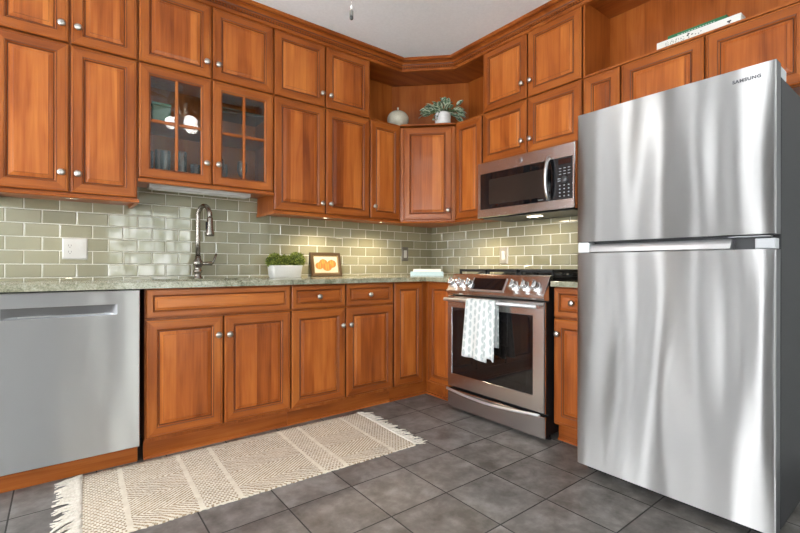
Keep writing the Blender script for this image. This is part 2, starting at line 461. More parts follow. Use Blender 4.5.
# ---------------------------------------------------------------- crown moulding along the tops of the wall cabinets
def offset_path(path, o):
    out = []
    for i, p in enumerate(path):
        ns = []
        for a, c in ((i - 1, i), (i, i + 1)):
            if a < 0 or c >= len(path): continue
            d = (Vector(path[c]) - Vector(path[a])).normalized(); ns.append(Vector((d.y, -d.x)))
        n = sum(ns, Vector((0, 0))); n.normalize()
        k = 1 / max(.2, n.dot(ns[0])); out.append(Vector(p) + n * o * k)
    return out
CR = [(-3.13, -UP), (-.632, -UP), (-UP, -.632), (-UP, -2.79)]
prof = [(-.03, 2.597), (.004, 2.597), (.008, 2.600), (.012, 2.606), (.012, 2.616), (.014, 2.618), (.014, 2.629), (.022, 2.631), (.024, 2.634), (.024, 2.637), (.028, 2.644),
        (.038, 2.652), (.054, 2.656), (.060, 2.656), (.060, 2.6595), (.074, 2.6605), (.078, 2.664), (.078, 2.670), (.083, 2.671), (.083, ZC), (-.03, ZC)]
CROWN_GLZ_SHADE = {4, 5, 6, 9, 13}  # crown faces darkened with glaze as shade in grooves and behind the beads
b = MB(); lines = [offset_path(CR, o) for o, z in prof]
idx = [[b.add([(p.x, p.y, z)]) for p in ln] for ln, (o, z) in zip(lines, prof)]
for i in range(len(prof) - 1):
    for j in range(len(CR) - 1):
        b.face((idx[i][j], idx[i][j + 1], idx[i + 1][j + 1], idx[i + 1][j]), 1 if i in CROWN_GLZ_SHADE else 0)
for j in (0, len(CR) - 1): b.face([r[j] for r in (idx if j else idx[::-1])], 0)
rp = offset_path(CR, .0165)
for a, c in zip(rp, rp[1:]):                      # fine rope bead
    d = c - a; L = d.length; d.normalize(); n = Vector((d.y, -d.x)); k = int(L / .019)
    for i in range(k):
        m = a + d * (.0095 + i * .019)
        st = len(b.v); b.box(-.0064, .0064, -.006, .005, 2.6195, 2.6280, 0)
        b.xform(Matrix.Translation((m.x, m.y, 0)) @ Matrix.Rotation(math.atan2(d.y, d.x), 4, 'Z'), st)
struct(b.build('trim_3', [W_H, GLZ_SHADE]), 'cherry crown moulding with a fine rope bead')

# ================================================================ CABINET PARTS
FR = [(0, .020), (0, .006), (.0025, .0025), (.0065, .0), (.0115, .0), (.0125, .0016), (.0138, .0002), (.047, .0004), (.0482, .0022), (.0500, .0005), (.0525, .0014), (.0575, .0070), (.0588, .0092)]
PN = [(.0580, .0098), (.0598, .0098), (.0625, .0080), (.0665, .0078), (.0685, .0052), (.0800, .0022), (.0810, .0008), (.0830, .0004)]
GLAZED_SHADED = {(0, 0), (.0115, .0125), (.047, .0482), (.0500, .0525), (.0575, .0588), (.0800, .0810), (.0580, .0598), (.0598, .0625)}  # glaze lines, plus door edges painted dark as shade in the gaps
def knob(parent, x, z, name='knob'):
    b = MB(); b.lathe([(0.0085, 0), (.0075, .004), (.0062, .012), (.009, .017), (.0168, .021), (.0180, .0245), (.0165, .029), (.010, .0325), (0, .0333)], 16, (x, 0, z), 'y')
    return b.build(name, NICK, parent)
def loop(w, h, d, y, kx=1.0): return [(d, y, d), (w - d, y, d), (w - d, y, h - d), (d, y, h - d)]
def door(parent, name, x, z, w, h, y=0., k=1.0, rotz=0., knob_at=None, horizontal=False, at=None):
    """raised-panel front whose lower corner is (x, y, z) of the cabinet; k shrinks the moulding for drawers"""
    b = MB(); V, H, G = 0, 1, 2
    rs = [loop(w, h, d * k, yy) for d, yy in FR]
    mats = []
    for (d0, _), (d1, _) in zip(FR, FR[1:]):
        mats.append((G,) * 4 if (d0, d1) in GLAZED_SHADED else (H, V, H, V))
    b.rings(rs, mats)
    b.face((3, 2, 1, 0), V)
    o = b.build(name, [W_V, W_H, GLZ_SHADE], parent, at or (x, y, z), rotz)
    p = MB(); q = 1 if horizontal else 0
    p.rings([loop(w, h, d * k, yy) for d, yy in PN], [((2,) * 4 if (a[0], c[0]) in GLAZED_SHADED else (q,) * 4) for a, c in zip(PN, PN[1:])], q)
    p.build('panel', [W_P, W_PH, GLZ_SHADE], o)
    if knob_at: knob(o, *knob_at)
    return o
def light_rail(parent, w, depth, z, ret=(True, True)):
    """thin moulding under a wall cabinet: front lip and side returns"""
    b = MB(); l = -.006 if ret[0] else 0; r = w + (.006 if ret[1] else 0)
    pf = [(-.010, .004), (-.006, .0), (.028, .0), (.028, .020), (-.004, .020), (-.004, .014), (-.010, .010)]
    b.prism_x([(y, z + q) for y, q in pf], l, r, 0)
    if ret[0]: b.box(l, .012, .028, depth, z, z + .019, 0)
    if ret[1]: b.box(w - .012, r, .028, depth, z, z + .019, 0)
    return b.build('light_rail', [W_H], parent)
def carcass(parent, w, depth, z0, z1, y0=.021, name='cabinet_box'):
    b = MB(); b.box(0, w, y0, depth, z0, z1, 0)
    return b.build(name, [W_V], parent)
G = .0042
def wall_cab(label, x, w, z0, z1, n, axis='L', knobs='in', knob_z=None, rail=True, depth=UP, group=None, ret=(True, True), name='wall_cabinet', split=None):
    loc, rz = ((x, -UP, 0), 0) if axis == 'L' else ((-UP, x, 0), -PI / 2)
    t = thing(name, label, 'cabinet', loc, rz, group)
    bz = z0 - (.006 if rail else 0)
    carcass(t, w, depth - .001, bz, z1)
    xs = [0, w] if n == 1 else [0, split or w / 2, w]
    for i in range(n):
        a, c = xs[i] + G, xs[i + 1] - G
        kx = None
        if knobs:
            inside = (n == 2 and i == 0) or knobs == 'right'
            kx = (c - a - .030 if inside else .030, (knob_z or z0 + .09) - z0 - G)
        door(t, 'door', a, z0 + G, c - a, z1 - z0 - 2 * G, knob_at=kx)
    if rail: light_rail(t, w, depth, z0 - .024, ret)
    return t

# ---------------------------------------------------------------- wall cabinets on the sink wall
ZM, ZT = 2.149, 2.601
wall_cab('tall two-door cherry wall cabinet above the dishwasher', -3.112, .609, 1.377, ZM, 2, knob_z=1.478)
wall_cab('short two-door cherry cabinet on top, above the dishwasher', -3.112, .609, ZM + .002, ZT, 2, knob_z=2.238, rail=False)
wall_cab('short two-door cherry cabinet stacked over the glass-door cabinet', -2.502, .787, ZM + .002, ZT, 2, knob_z=2.242, rail=False)
wall_cab('tall two-door cherry wall cabinet between glass-door cabinet and corner', -1.714, .776, 1.377, ZM, 2, knob_z=1.452, ret=(True, False), split=.388)
wall_cab('short two-door cherry cabinet on top, next to the corner shelf', -1.714, .776, ZM + .002, ZT, 2, knob_z=2.240, rail=False, split=.388)
wall_cab('narrow one-door cherry wall cabinet below the pale ceramic gourd', -.936, .300, 1.377, ZM, 1, knobs='left', knob_z=1.47, ret=(False, False))

# glass-door cabinet: open box with shelf, two glazed doors
t = thing('glass_door_cabinet', 'cherry wall cabinet with four-pane glass doors above the sink', 'cabinet', (-2.502, -UP, 0))
w = .787; z0, z1 = 1.497, ZM
b = MB(); th = .016
b.box(0, th, .021, UP - .001, z0 - .006, z1); b.box(w - th, w, .021, UP - .001, z0 - .006, z1)
b.box(th, w - th, .021, UP - .001, z0 - .006, z0 + .018); b.box(th, w - th, .021, UP - .001, z1 - .018, z1)
b.box(th, w - th, UP - .012, UP - .001, z0 + .018, z1 - .018)
b.box(w / 2 - .02, w / 2 + .02, .021, .035, z0 + .018, z1 - .018)
b.build('cabinet_box', [W_V], t)
b = MB(); b.box(th, w - th, .05, UP - .012, 1.832, 1.848); b.build('shelf', [W_H], t)
b = MB(); b.box(w / 2 + .03, w - th, .06, UP - .012, 2.008, 2.016); b.build('glass_shelf', [plain('shelf_glass_edge', (.06, .10, .09), .1)], t)
for i in range(2):
    a, c = (G, w / 2 - G) if i == 0 else (w / 2 + G, w - G)
    dw, dh = c - a, z1 - z0 - 2 * G
    b = MB(); F2 = FR[:11] + [(.057, .006), (.0585, .012), (.0585, .020)]
    mats = [(2,) * 4 if (d0, d1) in GLAZED_SHADED else (1, 0, 1, 0) for (d0, _), (d1, _) in zip(F2, F2[1:])]
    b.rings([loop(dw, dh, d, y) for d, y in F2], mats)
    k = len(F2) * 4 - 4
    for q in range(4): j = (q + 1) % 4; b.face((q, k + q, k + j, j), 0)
    d = b.build('door', [W_V, W_H, GLZ_SHADE], t, (a, 0, z0 + G))
    m = MB(); cx = dw / 2; cz = dh * .515
    m.box(cx - .008, cx + .008, .004, .014, .0585, dh - .0585, 0); m.box(.0585, cx - .008, .0045, .0138, cz - .008, cz + .008, 1); m.box(cx + .008, dw - .0585, .0045, .0138, cz - .008, cz + .008, 1)
    m.build('muntin', [W_V, W_H], d, bevel=.002)
    p = MB(); p.box(.056, dw - .056, .0145, .0175, .056, dh - .056); p.build('glass_pane', PANE, d)
    knob(d, dw - .030 if i == 0 else .030, 1.625 - z0 - G)
light_rail(t, w, UP, z0 - .024, (False, False))

# under-cabinet lamp bar below the glass cabinet
t = thing('light_bar', 'slim white lamp bar under the glass-door cabinet', 'lamp', (-2.13, -.165, 1.463))
b = MB(); b.prism_x([(-.045, .028), (-.040, .004), (-.03, 0), (.03, 0), (.045, .006), (.045, .028)], -.30, .30); b.build('housing', WPLAS, t, bevel=.002)
b = MB(); b.box(-.28, .28, -.028, .028, -.002, .002); b.build('lens', [plain('milky_lens', (.8, .8, .78), .3)], t)

# ---------------------------------------------------------------- corner wall cabinet with the diagonal door, and the open shelf above it
A, Bp = Vector((-.633, -.335)), Vector((-.335, -.633))
t = thing('corner_wall_cabinet', 'cherry corner wall cabinet with one diagonal door', 'cabinet', (0, 0, 0))
inner = [(-.634, -.002), (-.634, -.318), (-.318, -.634), (-.002, -.634), (-.002, -.002)]
b = MB(); b.prism(inner, 1.371, ZM - .012); b.build('cabinet_box', [W_V], t)
dl = (Bp - A).length; dd = (Bp - A).normalized(); dw = dl - .030
st = A + dd * .015
door(t, 'door', 0, 0, dw, ZM - .018 - 1.377, rotz=-PI / 4, at=(st.x, st.y, 1.379), knob_at=(dw - .028, .075))
b = MB()
for s0 in (0, dl - .013): # face-frame stiles
    p0 = A + dd * s0
    st_ = len(b.v); b.box(0, .013, .003, .022, 1.371, ZM - .012); b.xform(Matrix.Translation((p0.x, p0.y, 0)) @ Matrix.Rotation(-PI / 4, 4, 'Z'), st_)
b.build('face_frame', [W_V], t)
b = MB(); lp = [(-.014, .006), (-.010, .0), (.02, .0), (.02, .020), (-.008, .020), (-.008, .014)]
b.prism_x([(y, 1.353 + q) for y, q in lp], -.004, dl + .004); b.xform(Matrix.Translation((A.x, A.y, 0)) @ Matrix.Rotation(-PI / 4, 4, 'Z'))
b.build('light_rail', [W_H], t)
t = thing('corner_shelf', 'open cherry shelf in the corner above the diagonal door', 'shelf', (0, 0, 0))
b = MB(); b.prism([(-.935, -.002), (-.935, -.310), (-.640, -.310), (-.640, -.338), (-.338, -.640), (-.310, -.640), (-.310, -.935), (-.002, -.935), (-.002, -.002)], ZM + .001, ZM + .013)
b.build('shelf_board', [W_H], t, bevel=.002)
b = MB(); b.prism([(-.492, -.003), (-.003, -.492), (-.003, -.476), (-.476, -.003)], ZM + .013, 2.617); b.build('back_panel', [W_V], t)
b = MB(); b.prism([(-.935, -.002), (-.935, -.300), (-.622, -.300), (-.300, -.622), (-.300, -.935), (-.002, -.935), (-.002, -.002)], 2.619, 2.632); b.build('top_board', [W_H], t)
b = MB(); b.box(-.935, -.495, -.012, -.003, ZM + .0135, 2.617); b.build('wall_panel', [W_V], t)
b = MB(); b.box(-.012, -.003, -.935, -.495, ZM + .0135, 2.617); b.build('wall_panel', [W_V], t)

# ---------------------------------------------------------------- wall cabinets on the range wall (local x runs towards the camera)
wall_cab('narrow one-door cherry wall cabinet between diagonal corner and microwave', -.638, .283, 1.377, ZM, 1, 'R', knobs=None, ret=(False, False))
wall_cab('cherry cabinet with two short doors directly above the microwave', -.930, .797, 1.775, ZM + .004, 2, 'R', knob_z=1.866, rail=False, split=.398)
wall_cab('top cherry cabinet with two doors, second above the microwave', -.930, .797, ZM + .006, ZT + .012, 2, 'R', knob_z=2.261, rail=False, split=.398)
wall_cab('narrow cherry wall cabinet squeezed between microwave cabinet and refrigerator', -1.733, .226, 1.377, ZM + .004, 1, 'R', knobs=None, ret=(False, False))
t = wall_cab('two-door cherry cabinet directly above the refrigerator', -1.962, .806, 1.790, ZM + .004, 2, 'R', knobs=None, rail=False, split=.411)
t = thing('open_shelf', 'open cherry shelf holding books above the refrigerator cabinet', 'shelf', (0, 0, 0))
b = MB(); b.box(-.318, -.002, -2.765, -1.734, ZM + .005, ZM + .016); b.build('shelf_board', [W_H], t)
b = MB(); b.box(-.012, -.002, -2.765, -1.734, ZM + .016, 2.632); b.build('back_panel', [wood('cherry_back_panel', 'z', False, .98)], t)
b = MB(); b.box(-.318, -.012, -2.765, -1.734, 2.620, 2.632); b.build('top_board', [W_D], t)
b = MB(); b.box(-.318, -.012, -1.744, -1.734, ZM + .016, 2.619); b.build('side_panel', [W_V], t)

# ================================================================ BASE CABINETS
def toe(parent, w, depth=BP - .06):
    b = MB(); b.box(0, w, BP - .56, BP - .545, 0.0, .098, 0)
    b.prism_x([(.049, 0), (.060, 0), (.060, .013), (.054, .011), (.050, .006)], 0, w, 1)
    return b.build('toe_kick', [W_H, wood('shoe_moulding', 'x', False, 1.15)], parent)
def base_cab(label, x, w, fronts, axis='L', depth=BP, name='base_cabinet'):
    loc, rz = ((x, -BP, 0), 0) if axis == 'L' else ((-BP, x, 0), -PI / 2)
    t = thing(name, label, 'cabinet', loc, rz)
    b = MB(); th = .016; zt = CB - .001; yb = depth - .003
    b.box(0, th, .021, yb, .098, zt); b.box(w - th, w, .021, yb, .098, zt); b.box(th, w - th, yb - .006, yb, .098, zt)
    b.box(th, w - th, .021, yb - .006, .098, .114); b.box(th, w - th, .021, .040, .114, zt)
    b.build('cabinet_box', [W_V], t)
    toe(t, w)
    for kind, a, c, lo, hi, kn in fronts:
        kz = None if kn is None else (kn[0] - a, kn[1] - lo)
        door(t, kind, a, lo, c - a, hi - lo, k=.62 if kind.startswith('drawer') else 1.0, knob_at=kz, horizontal=kind.startswith('drawer'))
    return t
D0, D1, R0, R1 = .119, .722, .733, .880
w = .784
base_cab('two-door cherry base cabinet under the sink faucet', -2.505, w,
         [('drawer_front', G, w - G, R0, R1, None), ('door', G, .384 - G, D0, D1, (.352, .620)), ('door', .384 + G, w - G, D0, D1, (.412, .618))])
w = .792
base_cab('cherry base cabinet with two drawers and two doors under the pumpkin picture', -1.720, w,
         [('drawer', G, .390 - G, R0, R1, (.184, .806)), ('drawer', .390 + G, w - G, R0, R1, (.577, .804)),
          ('door', G, .390 - G, D0, D1, (.358, .607)), ('door', .390 + G, w - G, D0, D1, (.420, .607))])
# corner base cabinet: two narrow full-height doors meeting at the inside corner
t = thing('corner_base_cabinet', 'cherry corner base cabinet with two narrow full-height doors', 'cabinet', (0, 0, 0))
b = MB(); b.prism([(-.926, -.003), (-.926, -BP + .021), (-BP + .021, -BP + .021), (-BP + .021, -.926), (-.003, -.926), (-.003, -.003)], .098, CB - .001); b.build('cabinet_box', [W_V], t)
door(t, 'door', 0, 0, .275, R1 - D0, at=(-.920, -BP, D0))
door(t, 'door', 0, 0, .275, R1 - D0, at=(-BP, -BP - .024, D0), rotz=-PI / 2)
b = MB(); b.prism([(-.926, -.545), (-.926, -.56), (-.56, -.56), (-.56, -.926), (-.545, -.926), (-.545, -.545)], 0, .098, 0)
b.prism([(-.926, -.56), (-.926, -.573), (-.573, -.573), (-.573, -.926), (-.56, -.926), (-.56, -.56)], 0, .014, 1)
b.build('toe_kick', [W_H, wood('shoe_moulding_corner', 'x', False, 1.15)], t)
# drawer base between range and refrigerator
w = .276
base_cab('one-drawer one-door cherry base cabinet between range and refrigerator', -1.722, w,
         [('drawer', G, w - G, R0 - .018, R1, (.125, .800)), ('door', G, w - G, D0 - .010, D1 - .018, (.036, .622))], 'R')

# ---------------------------------------------------------------- countertops
SX0, SX1, SY0, SY1 = -2.42, -1.80, -.53, -.13      # sink cut-out
b = MB(); x0 = -3.16; yf = -.648
for q in ((x0, SX0, yf, -.0005), (SX0, SX1, yf, SY0), (SX0, SX1, SY1, -.0005), (SX1, -.648, yf, -.0005)):
    b.box(q[0], q[1], q[2], q[3], CB, CT)
b.prism([(-.648, -.0005), (-.648, -.929), (-.0005, -.929), (-.0005, -.0005)], CB, CT)
tag(b.build('countertop', GRAN), 'long green-grey granite countertop holding sink, planter and frame', 'countertop')
b = MB(); b.box(-.648, -.0005, -1.999, -1.722, CB, CT)
tag(b.build('countertop', GRAN, bevel=.002), 'short granite countertop piece between range and refrigerator', 'countertop')
t = thing('sink', 'stainless undermount sink set in the countertop before the faucet', 'sink', ((SX0 + SX1) / 2, (SY0 + SY1) / 2, CB - .2))
hx, hy = (SX1 - SX0) / 2, (SY1 - SY0) / 2
b = MB()
ring = lambda x, y, z: [(-x, -y, z), (x, -y, z), (x, y, z), (-x, y, z)]
b.rings([ring(hx + .012, hy + .012, .199), ring(hx + .001, hy + .001, .199), ring(hx - .008, hy - .008, .02), ring(hx - .03, hy - .03, .004)], [(0,) * 4] * 3, 0)
b.build('basin', [STEEL_S], t)
b = MB(); b.lathe([(.042, .004), (.042, .008), (.03, .007), (0, .005)], 20); b.build('drain', CHROME, t)

# ================================================================ DISHWASHER
t = thing('dishwasher', 'stainless steel dishwasher with pocket handle under the countertop', 'dishwasher', (-3.128, -.642, 0))
w, z0, z1 = .597, .101, .880
px0, px1, pz0, pz1 = .082, .502, .765, .815
b = MB()
def rect(x0, x1, y, a, c): return [(x0, y, a), (x1, y, a), (x1, y, c), (x0, y, c)]
b.rings([rect(0, w, .028, z0, z1), rect(0, w, .004, z0, z1), rect(.003, w - .003, 0, z0 + .003, z1 - .003), rect(px0, px1, 0, pz0, pz1)], [(0,) * 4] * 3)
b.face((3, 2, 1, 0), 0)
b.build('door', [STEEL], t)
b = MB()   # scooped pocket, its steel darkened and tilted to stand for shade
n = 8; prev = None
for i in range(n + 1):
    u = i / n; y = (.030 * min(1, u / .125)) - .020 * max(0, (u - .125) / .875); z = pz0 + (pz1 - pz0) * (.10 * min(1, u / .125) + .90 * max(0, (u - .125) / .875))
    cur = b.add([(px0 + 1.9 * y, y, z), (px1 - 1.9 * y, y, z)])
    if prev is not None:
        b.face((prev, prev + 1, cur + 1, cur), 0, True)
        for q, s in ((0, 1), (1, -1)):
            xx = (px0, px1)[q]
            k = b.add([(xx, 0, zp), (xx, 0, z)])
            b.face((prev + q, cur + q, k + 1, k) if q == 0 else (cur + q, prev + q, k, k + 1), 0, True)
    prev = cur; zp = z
b.face((prev, prev + 1, b.add([(px1, 0, pz1)]), b.add([(px0, 0, pz1)])), 1)  # dark top face stands for the shadow under the lip
b.build('pocket_handle', [plain('stainless_pocket_shaded', (.30, .30, .305), .30, 1.0), GREY_S], t)
b = MB(); b.box(.012, w - .012, .0285, .62, .105, z1 - .004); b.build('tub', [BLK], t)
b = MB(); b.box(.0, w, .078, .093, 0, .093); tag(b.build('toe_kick_board', [W_H], None, (-3.128, -.642, 0)), 'plain cherry toe kick board under the dishwasher', 'board')

# ================================================================ RANGE  (local x towards camera, local y into the wall)
t = thing('range', 'stainless steel slide-in gas range with oven and towel on handle', 'stove', (-.69, -.934, 0), -PI / 2)
W = .780
b = MB(); b.box(.004, W - .004, .046, .672, .035, .925); b.build('body', [BLK], t, bevel=.003)
for x in (.03, W - .03):
    for y in (.09, .62): b = MB(); b.lathe([(.016, 0), (.016, .006), (.009, .010), (.009, .036)], 12, (x, y, 0)); b.build('leveling_foot', [BLK], t)
# oven door
gx0, gx1, gz0, gz1 = .040, .703, .255, .720
dz0, dz1 = .166, .798
b = MB(); b.rings([rect(0, W, .044, dz0, dz1), rect(0, W, .014, dz0, dz1), rect(0, W, .006, dz0, dz1), rect(.005, W - .005, 0, dz0 + .005, dz1 - .005), rect(gx0, gx1, 0, gz0, gz1), rect(gx0 + .003, gx1 - .003, .003, gz0 + .003, gz1 - .003)], [(1,) * 4] + [(0,) * 4] * 4)
b.face((3, 2, 1, 0), 1)
d = b.build('oven_door', [STEEL_R, BLK], t)
b = MB(); b.rings([rect(gx0 + .002, gx1 - .002, .003, gz0 + .002, gz1 - .002), rect(gx0 + .05, gx1 - .05, .0031, gz0 + .05, gz1 - .06)], [(0,) * 4], 1)
b.build('oven_window', [BGLASS, plain('tinted_oven_glass', (.012, .010, .009), .03)], d)
b = MB(); hz = .775
b.tube([(.022, -.052, hz), (W - .012, -.052, hz)], .0125, 14); BAR = plain('satin_bar', (.80, .80, .80), .48, 1.0)
b.build('handle', BAR, d)
for x in (.095, W - .095):
    b = MB(); b.box(x - .011, x + .011, -.045, .002, hz - .008, hz + .008); b.build('handle_post', STEEL_S, d, bevel=.003)
# bottom drawer
b = MB(); b.rings([rect(0, W, .044, .022, .148), rect(0, W, .014, .022, .148), rect(0, W, .006, .022, .148), rect(.005, W - .005, 0, .027, .143)], [(1,) * 4] + [(0,) * 4] * 2, 0); b.face((3, 2, 1, 0), 1)
d = b.build('drawer', [STEEL_R, BLK], t)
b = MB(); pts = [(.008 + (W - .03) * i / 14, -.014 - .012 * math.sin(PI * i / 14), .150 - .020 * math.sin(PI * min(1, i / 14 * 1.05)) + (.006 * i / 14)) for i in range(15)]
b.tube(pts, .0085, 10); b.build('handle', BAR, d)
# sloped control panel
b = MB(); cp = [(.044, .806), (.004, .806), (-.010, .820), (-.012, .836), (-.004, .846), (.052, .940), (.062, .948), (.085, .950), (.085, .92), (.044, .92)]
b.prism_x([(y, z) for y, z in cp][::-1], 0, W)
cpn = b.build('control_panel', [STEEL_R], t, bevel=.002)
sl = math.atan2(.056, .094)   # slope of the panel face
def on_panel(x, u, out=0.):   # u = distance up the sloped face
    return (x, -.004 + u * math.sin(sl) - out * math.cos(sl), .846 + u * math.cos(sl) + out * math.sin(sl))
Mp = lambda x, u: Matrix.Translation(on_panel(x, u)) @ Matrix.Rotation(-sl, 4, 'X')
for x in (.033, .110, .190, .552, .632, .708):
    b = MB(); b.lathe([(.033, 0), (.033, .005), (.027, .007), (.0255, .012), (.0255, .030), (.022, .036), (0, .037)], 22, (0, 0, 0), 'y')
    b.box(-.005, .005, -.046, -.036, -.024, .024)
    b.xform(Mp(x, .045)); b.build('knob', plain('range_knob_steel', (.82, .82, .83), .2, 1.0), cpn, bevel=.001)
b = MB(); b.rings([[(.222, -.004, .004), (.484, -.004, .004), (.484, -.004, .088), (.222, -.004, .088)]], [], 0)
b.box(.222, .484, -.0035, .001, .004, .088); b.box(.212, .494, -.009, .001, -.006, .002, 1); b.box(.214, .222, -.005, .001, .002, .09, 1); b.box(.484, .492, -.005, .001, .002, .09, 1)
b.xform(Matrix.Translation((0, -.004, .846)) @ Matrix.Rotation(-sl, 4, 'X')); b.build('display', [BGLASS, STEEL_S], cpn)
# cooktop
b = MB(); b.box(.0, W, .086, .655, .9255, .938); b.build('cooktop', [BLK], t, bevel=.004)
for x, y in ((.14, .22), (.14, .50), (.39, .36), (.64, .22), (.64, .50)):
    b = MB(); b.lathe([(.055, .938), (.055, .946), (.042, .950), (.040, .958), (.034, .961), (0, .961)], 20, (x, y, 0)); b.build('burner', [IRON], t)
for gx in (.012, .268, .524):
    b = MB(); gw = .244; y0, y1, zt = .105, .640, .982
    for x in (0, gw - .014): b.box(gx + x, gx + x + .014, y0, y1, zt - .018, zt)
    for y in (y0, y1 - .014, (y0 + y1) / 2 - .007): b.box(gx, gx + gw, y, y + .014, zt - .018, zt)
    for i in range(1, 8):
        x = gx + gw * i / 8 - .005; b.box(x, x + .012, y0, y1, zt - .016, zt - .001)
    for x in (0, gw - .014):
        for y in (y0, y1 - .014): b.box(gx + x, gx + x + .014, y, y + .014, .938, zt - .01)
    b.build('grate', [IRON], t, bevel=.002)
# back-wall trim strip of the range
b = MB(); b.box(.0, W, .655, .676, .90, .955); b.build('rear_trim', [STEEL_R], t, bevel=.002)

# ---------------------------------------------------------------- dish towel folded over the oven handle
def towel_mat():
    m, nt, b = new_mat('leaf_print_cotton')
    uv = N(nt, 'ShaderNodeUVMap'); sp = N(nt, 'ShaderNodeSeparateXYZ'); lk(nt, uv.outputs[0], sp.inputs[0])
    cx, cz = .037, .052
    col = math_n(nt, 'DIVIDE', sp.outputs[0], cx); ci = math_n(nt, 'FLOOR', col)
    par = math_n(nt, 'MULTIPLY', math_n(nt, 'MODULO', ci, 2.0), .5)
    row = math_n(nt, 'ADD', math_n(nt, 'DIVIDE', sp.outputs[1], cz), par)
    fx = math_n(nt, 'SUBTRACT', math_n(nt, 'FRACT', col), .5); fy = math_n(nt, 'SUBTRACT', math_n(nt, 'FRACT', row), .5)
    ex = math_n(nt, 'DIVIDE', fx, .27); ey = math_n(nt, 'DIVIDE', fy, .40)
    r = math_n(nt, 'ADD', math_n(nt, 'MULTIPLY', ex, ex), math_n(nt, 'MULTIPLY', ey, ey))
    inside = math_n(nt, 'LESS_THAN', r, 1.0)
    st = math_n(nt, 'SINE', math_n(nt, 'MULTIPLY', math_n(nt, 'ADD', fy, math_n(nt, 'MULTIPLY', math_n(nt, 'ABSOLUTE', fx), -1.0)), 48.0))
    st = math_n(nt, 'GREATER_THAN', st, -.35)
    c = mixc(nt, math_n(nt, 'MULTIPLY', math_n(nt, 'MULTIPLY', inside, st), .85), (.74, .76, .74), (.26, .34, .34))
    lk(nt, c, b.inputs['Base Color']); b.inputs['Roughness'].default_value = .9
    return m
TOW = towel_mat()
def towel_layer(name, x0, x1, zb_front, zb_back, r, parent, ph, flare=.0, lean=0.0):
    """cloth over a bar at local (y=-.052, z=.775), bar radius r"""
    prof = []
    for i in range(26): u = i / 25; prof.append((-.052 - r - .004 * (1 - u) , zb_front + (hz - zb_front) * u, (1 - u)))
    for i in range(1, 9): a = PI * i / 9; prof.append((-.052 - r * math.cos(a), hz + r * math.sin(a), 0.))
    for i in range(14): u = i / 13; prof.append((-.052 + r, hz - (hz - zb_back) * u, 0.))
    nx = 24; b = MB(); vv = []; L = 0; acc = []
    for k, (y, z, s) in enumerate(prof):
        if k: L += math.hypot(y - prof[k - 1][0], z - prof[k - 1][1])
        acc.append(L)
        row = []
        for i in range(nx + 1):
            u = i / nx; x = x0 + (x1 - x0) * u + lean * s + (u - .5) * flare * s
            yy = y - s * .010 * (1 + math.sin(u * 11 + ph + s)) - s * .012 * u
            zz = z - (.012 * u + .004 * math.sin(u * 9)) * (1 if s > 0 else 0) * s
            row.append(b.add([(x, yy, zz)]))
        vv.append(row)
    for k in range(len(prof) - 1):
        for i in range(nx): b.face((vv[k][i], vv[k][i + 1], vv[k + 1][i + 1], vv[k + 1][i]), 0, True)
    o = b.build(name, [TOW], parent)
    uvl = o.data.uv_layers.new(name='UVMap')
    for lp in o.data.loops:
        k, i = divmod(lp.vertex_index, nx + 1); uvl.data[lp.index].uv = ((x1 - x0) * i / nx + ph * .017, acc[k])
    s = o.modifiers.new('thickness', 'SOLIDIFY'); s.thickness = .003; s.offset = 1
    return o
t = thing('dish_towel', 'white dish towel with grey leaf print hanging on the oven handle', 'towel', (-.69, -.934, 0), -PI / 2)
towel_layer('front_fold', .240, .440, .422, .50, .0165, t, .3, .008, -.010)
towel_layer('under_fold', .352, .485, .438, .50, .0134, t, 2.1, .006, .010)

# ================================================================ MICROWAVE
t = thing('microwave', 'stainless over-the-range microwave with black glass door', 'microwave', (-.385, -.934, 0), -PI / 2)
W = .783; z0, z1 = 1.352, 1.763
b = MB(); b.box(.002, W - .002, .036, .382, z0 + .012, z1); b.build('body', [GREY_S], t, bevel=.003)
gx0, gx1, gz0, gz1 = .030, .770, 1.418, 1.680
b = MB(); b.rings([rect(0, W, .035, z0 + .006, z1), rect(0, W, .005, z0 + .006, z1), rect(.004, W - .004, 0, z0 + .010, z1 - .004), rect(gx0, gx1, 0, gz0, gz1), rect(gx0, gx1, .003, gz0, gz1)], [(0,) * 4] * 4); b.face((3, 2, 1, 0), 0)
d = b.build('front_frame', [STEEL_R], t)
b = MB(); b.box(gx0, .640, .0005, .004, gz0, gz1, 0); b.rings([rect(.110, .575, .0002, 1.448, 1.630)], [], 1)
b.build('door_glass', [BGLASS, plain('microwave_mesh_window', (.03, .022, .018), .12)], d)
b = MB(); b.box(.6425, gx1, .0008, .004, gz0, gz1, 0); b.build('control_panel', [plain('control_black', (.014, .014, .016), .25)], d)
b = MB(); b.box(.672, .758, -.0004, .0015, 1.638, 1.668); b.build('display', [plain('dim_display', (.03, .012, .010), .1)], d)
KEY = plain('grey_key_print', (.30, .31, .32), .5)
b = MB()
for r in range(3):
    for c in range(3): x = .674 + c * .030; z = 1.612 - r * .018; b.box(x + .003, x + .018, -.0002, .001, z - .002, z + .002)
for r in range(4):
    for c in range(3):
        x = .676 + c * .030; z = 1.506 - r * .022; b.box(x + .002, x + .011, -.0002, .001, z - .004, z + .003)
b.box(.668, .688, -.0002, .001, 1.532, 1.538); b.box(.668, .688, -.0002, .001, 1.546, 1.552)
b.build('key_print', [KEY], d)
b = MB(); b.lathe([(.022, 0), (.022, .006), (.018, .011), (0, .011)], 20, (.716, 0, 1.540), 'y'); b.build('dial', [plain('dial_grey', (.10, .10, .105), .3, .6)], d)
b = MB(); pts = []
for i in range(13):
    u = i / 12; pts.append((.612, -.012 - .036 * math.sin(PI * u) ** .6, 1.428 + .262 * u))
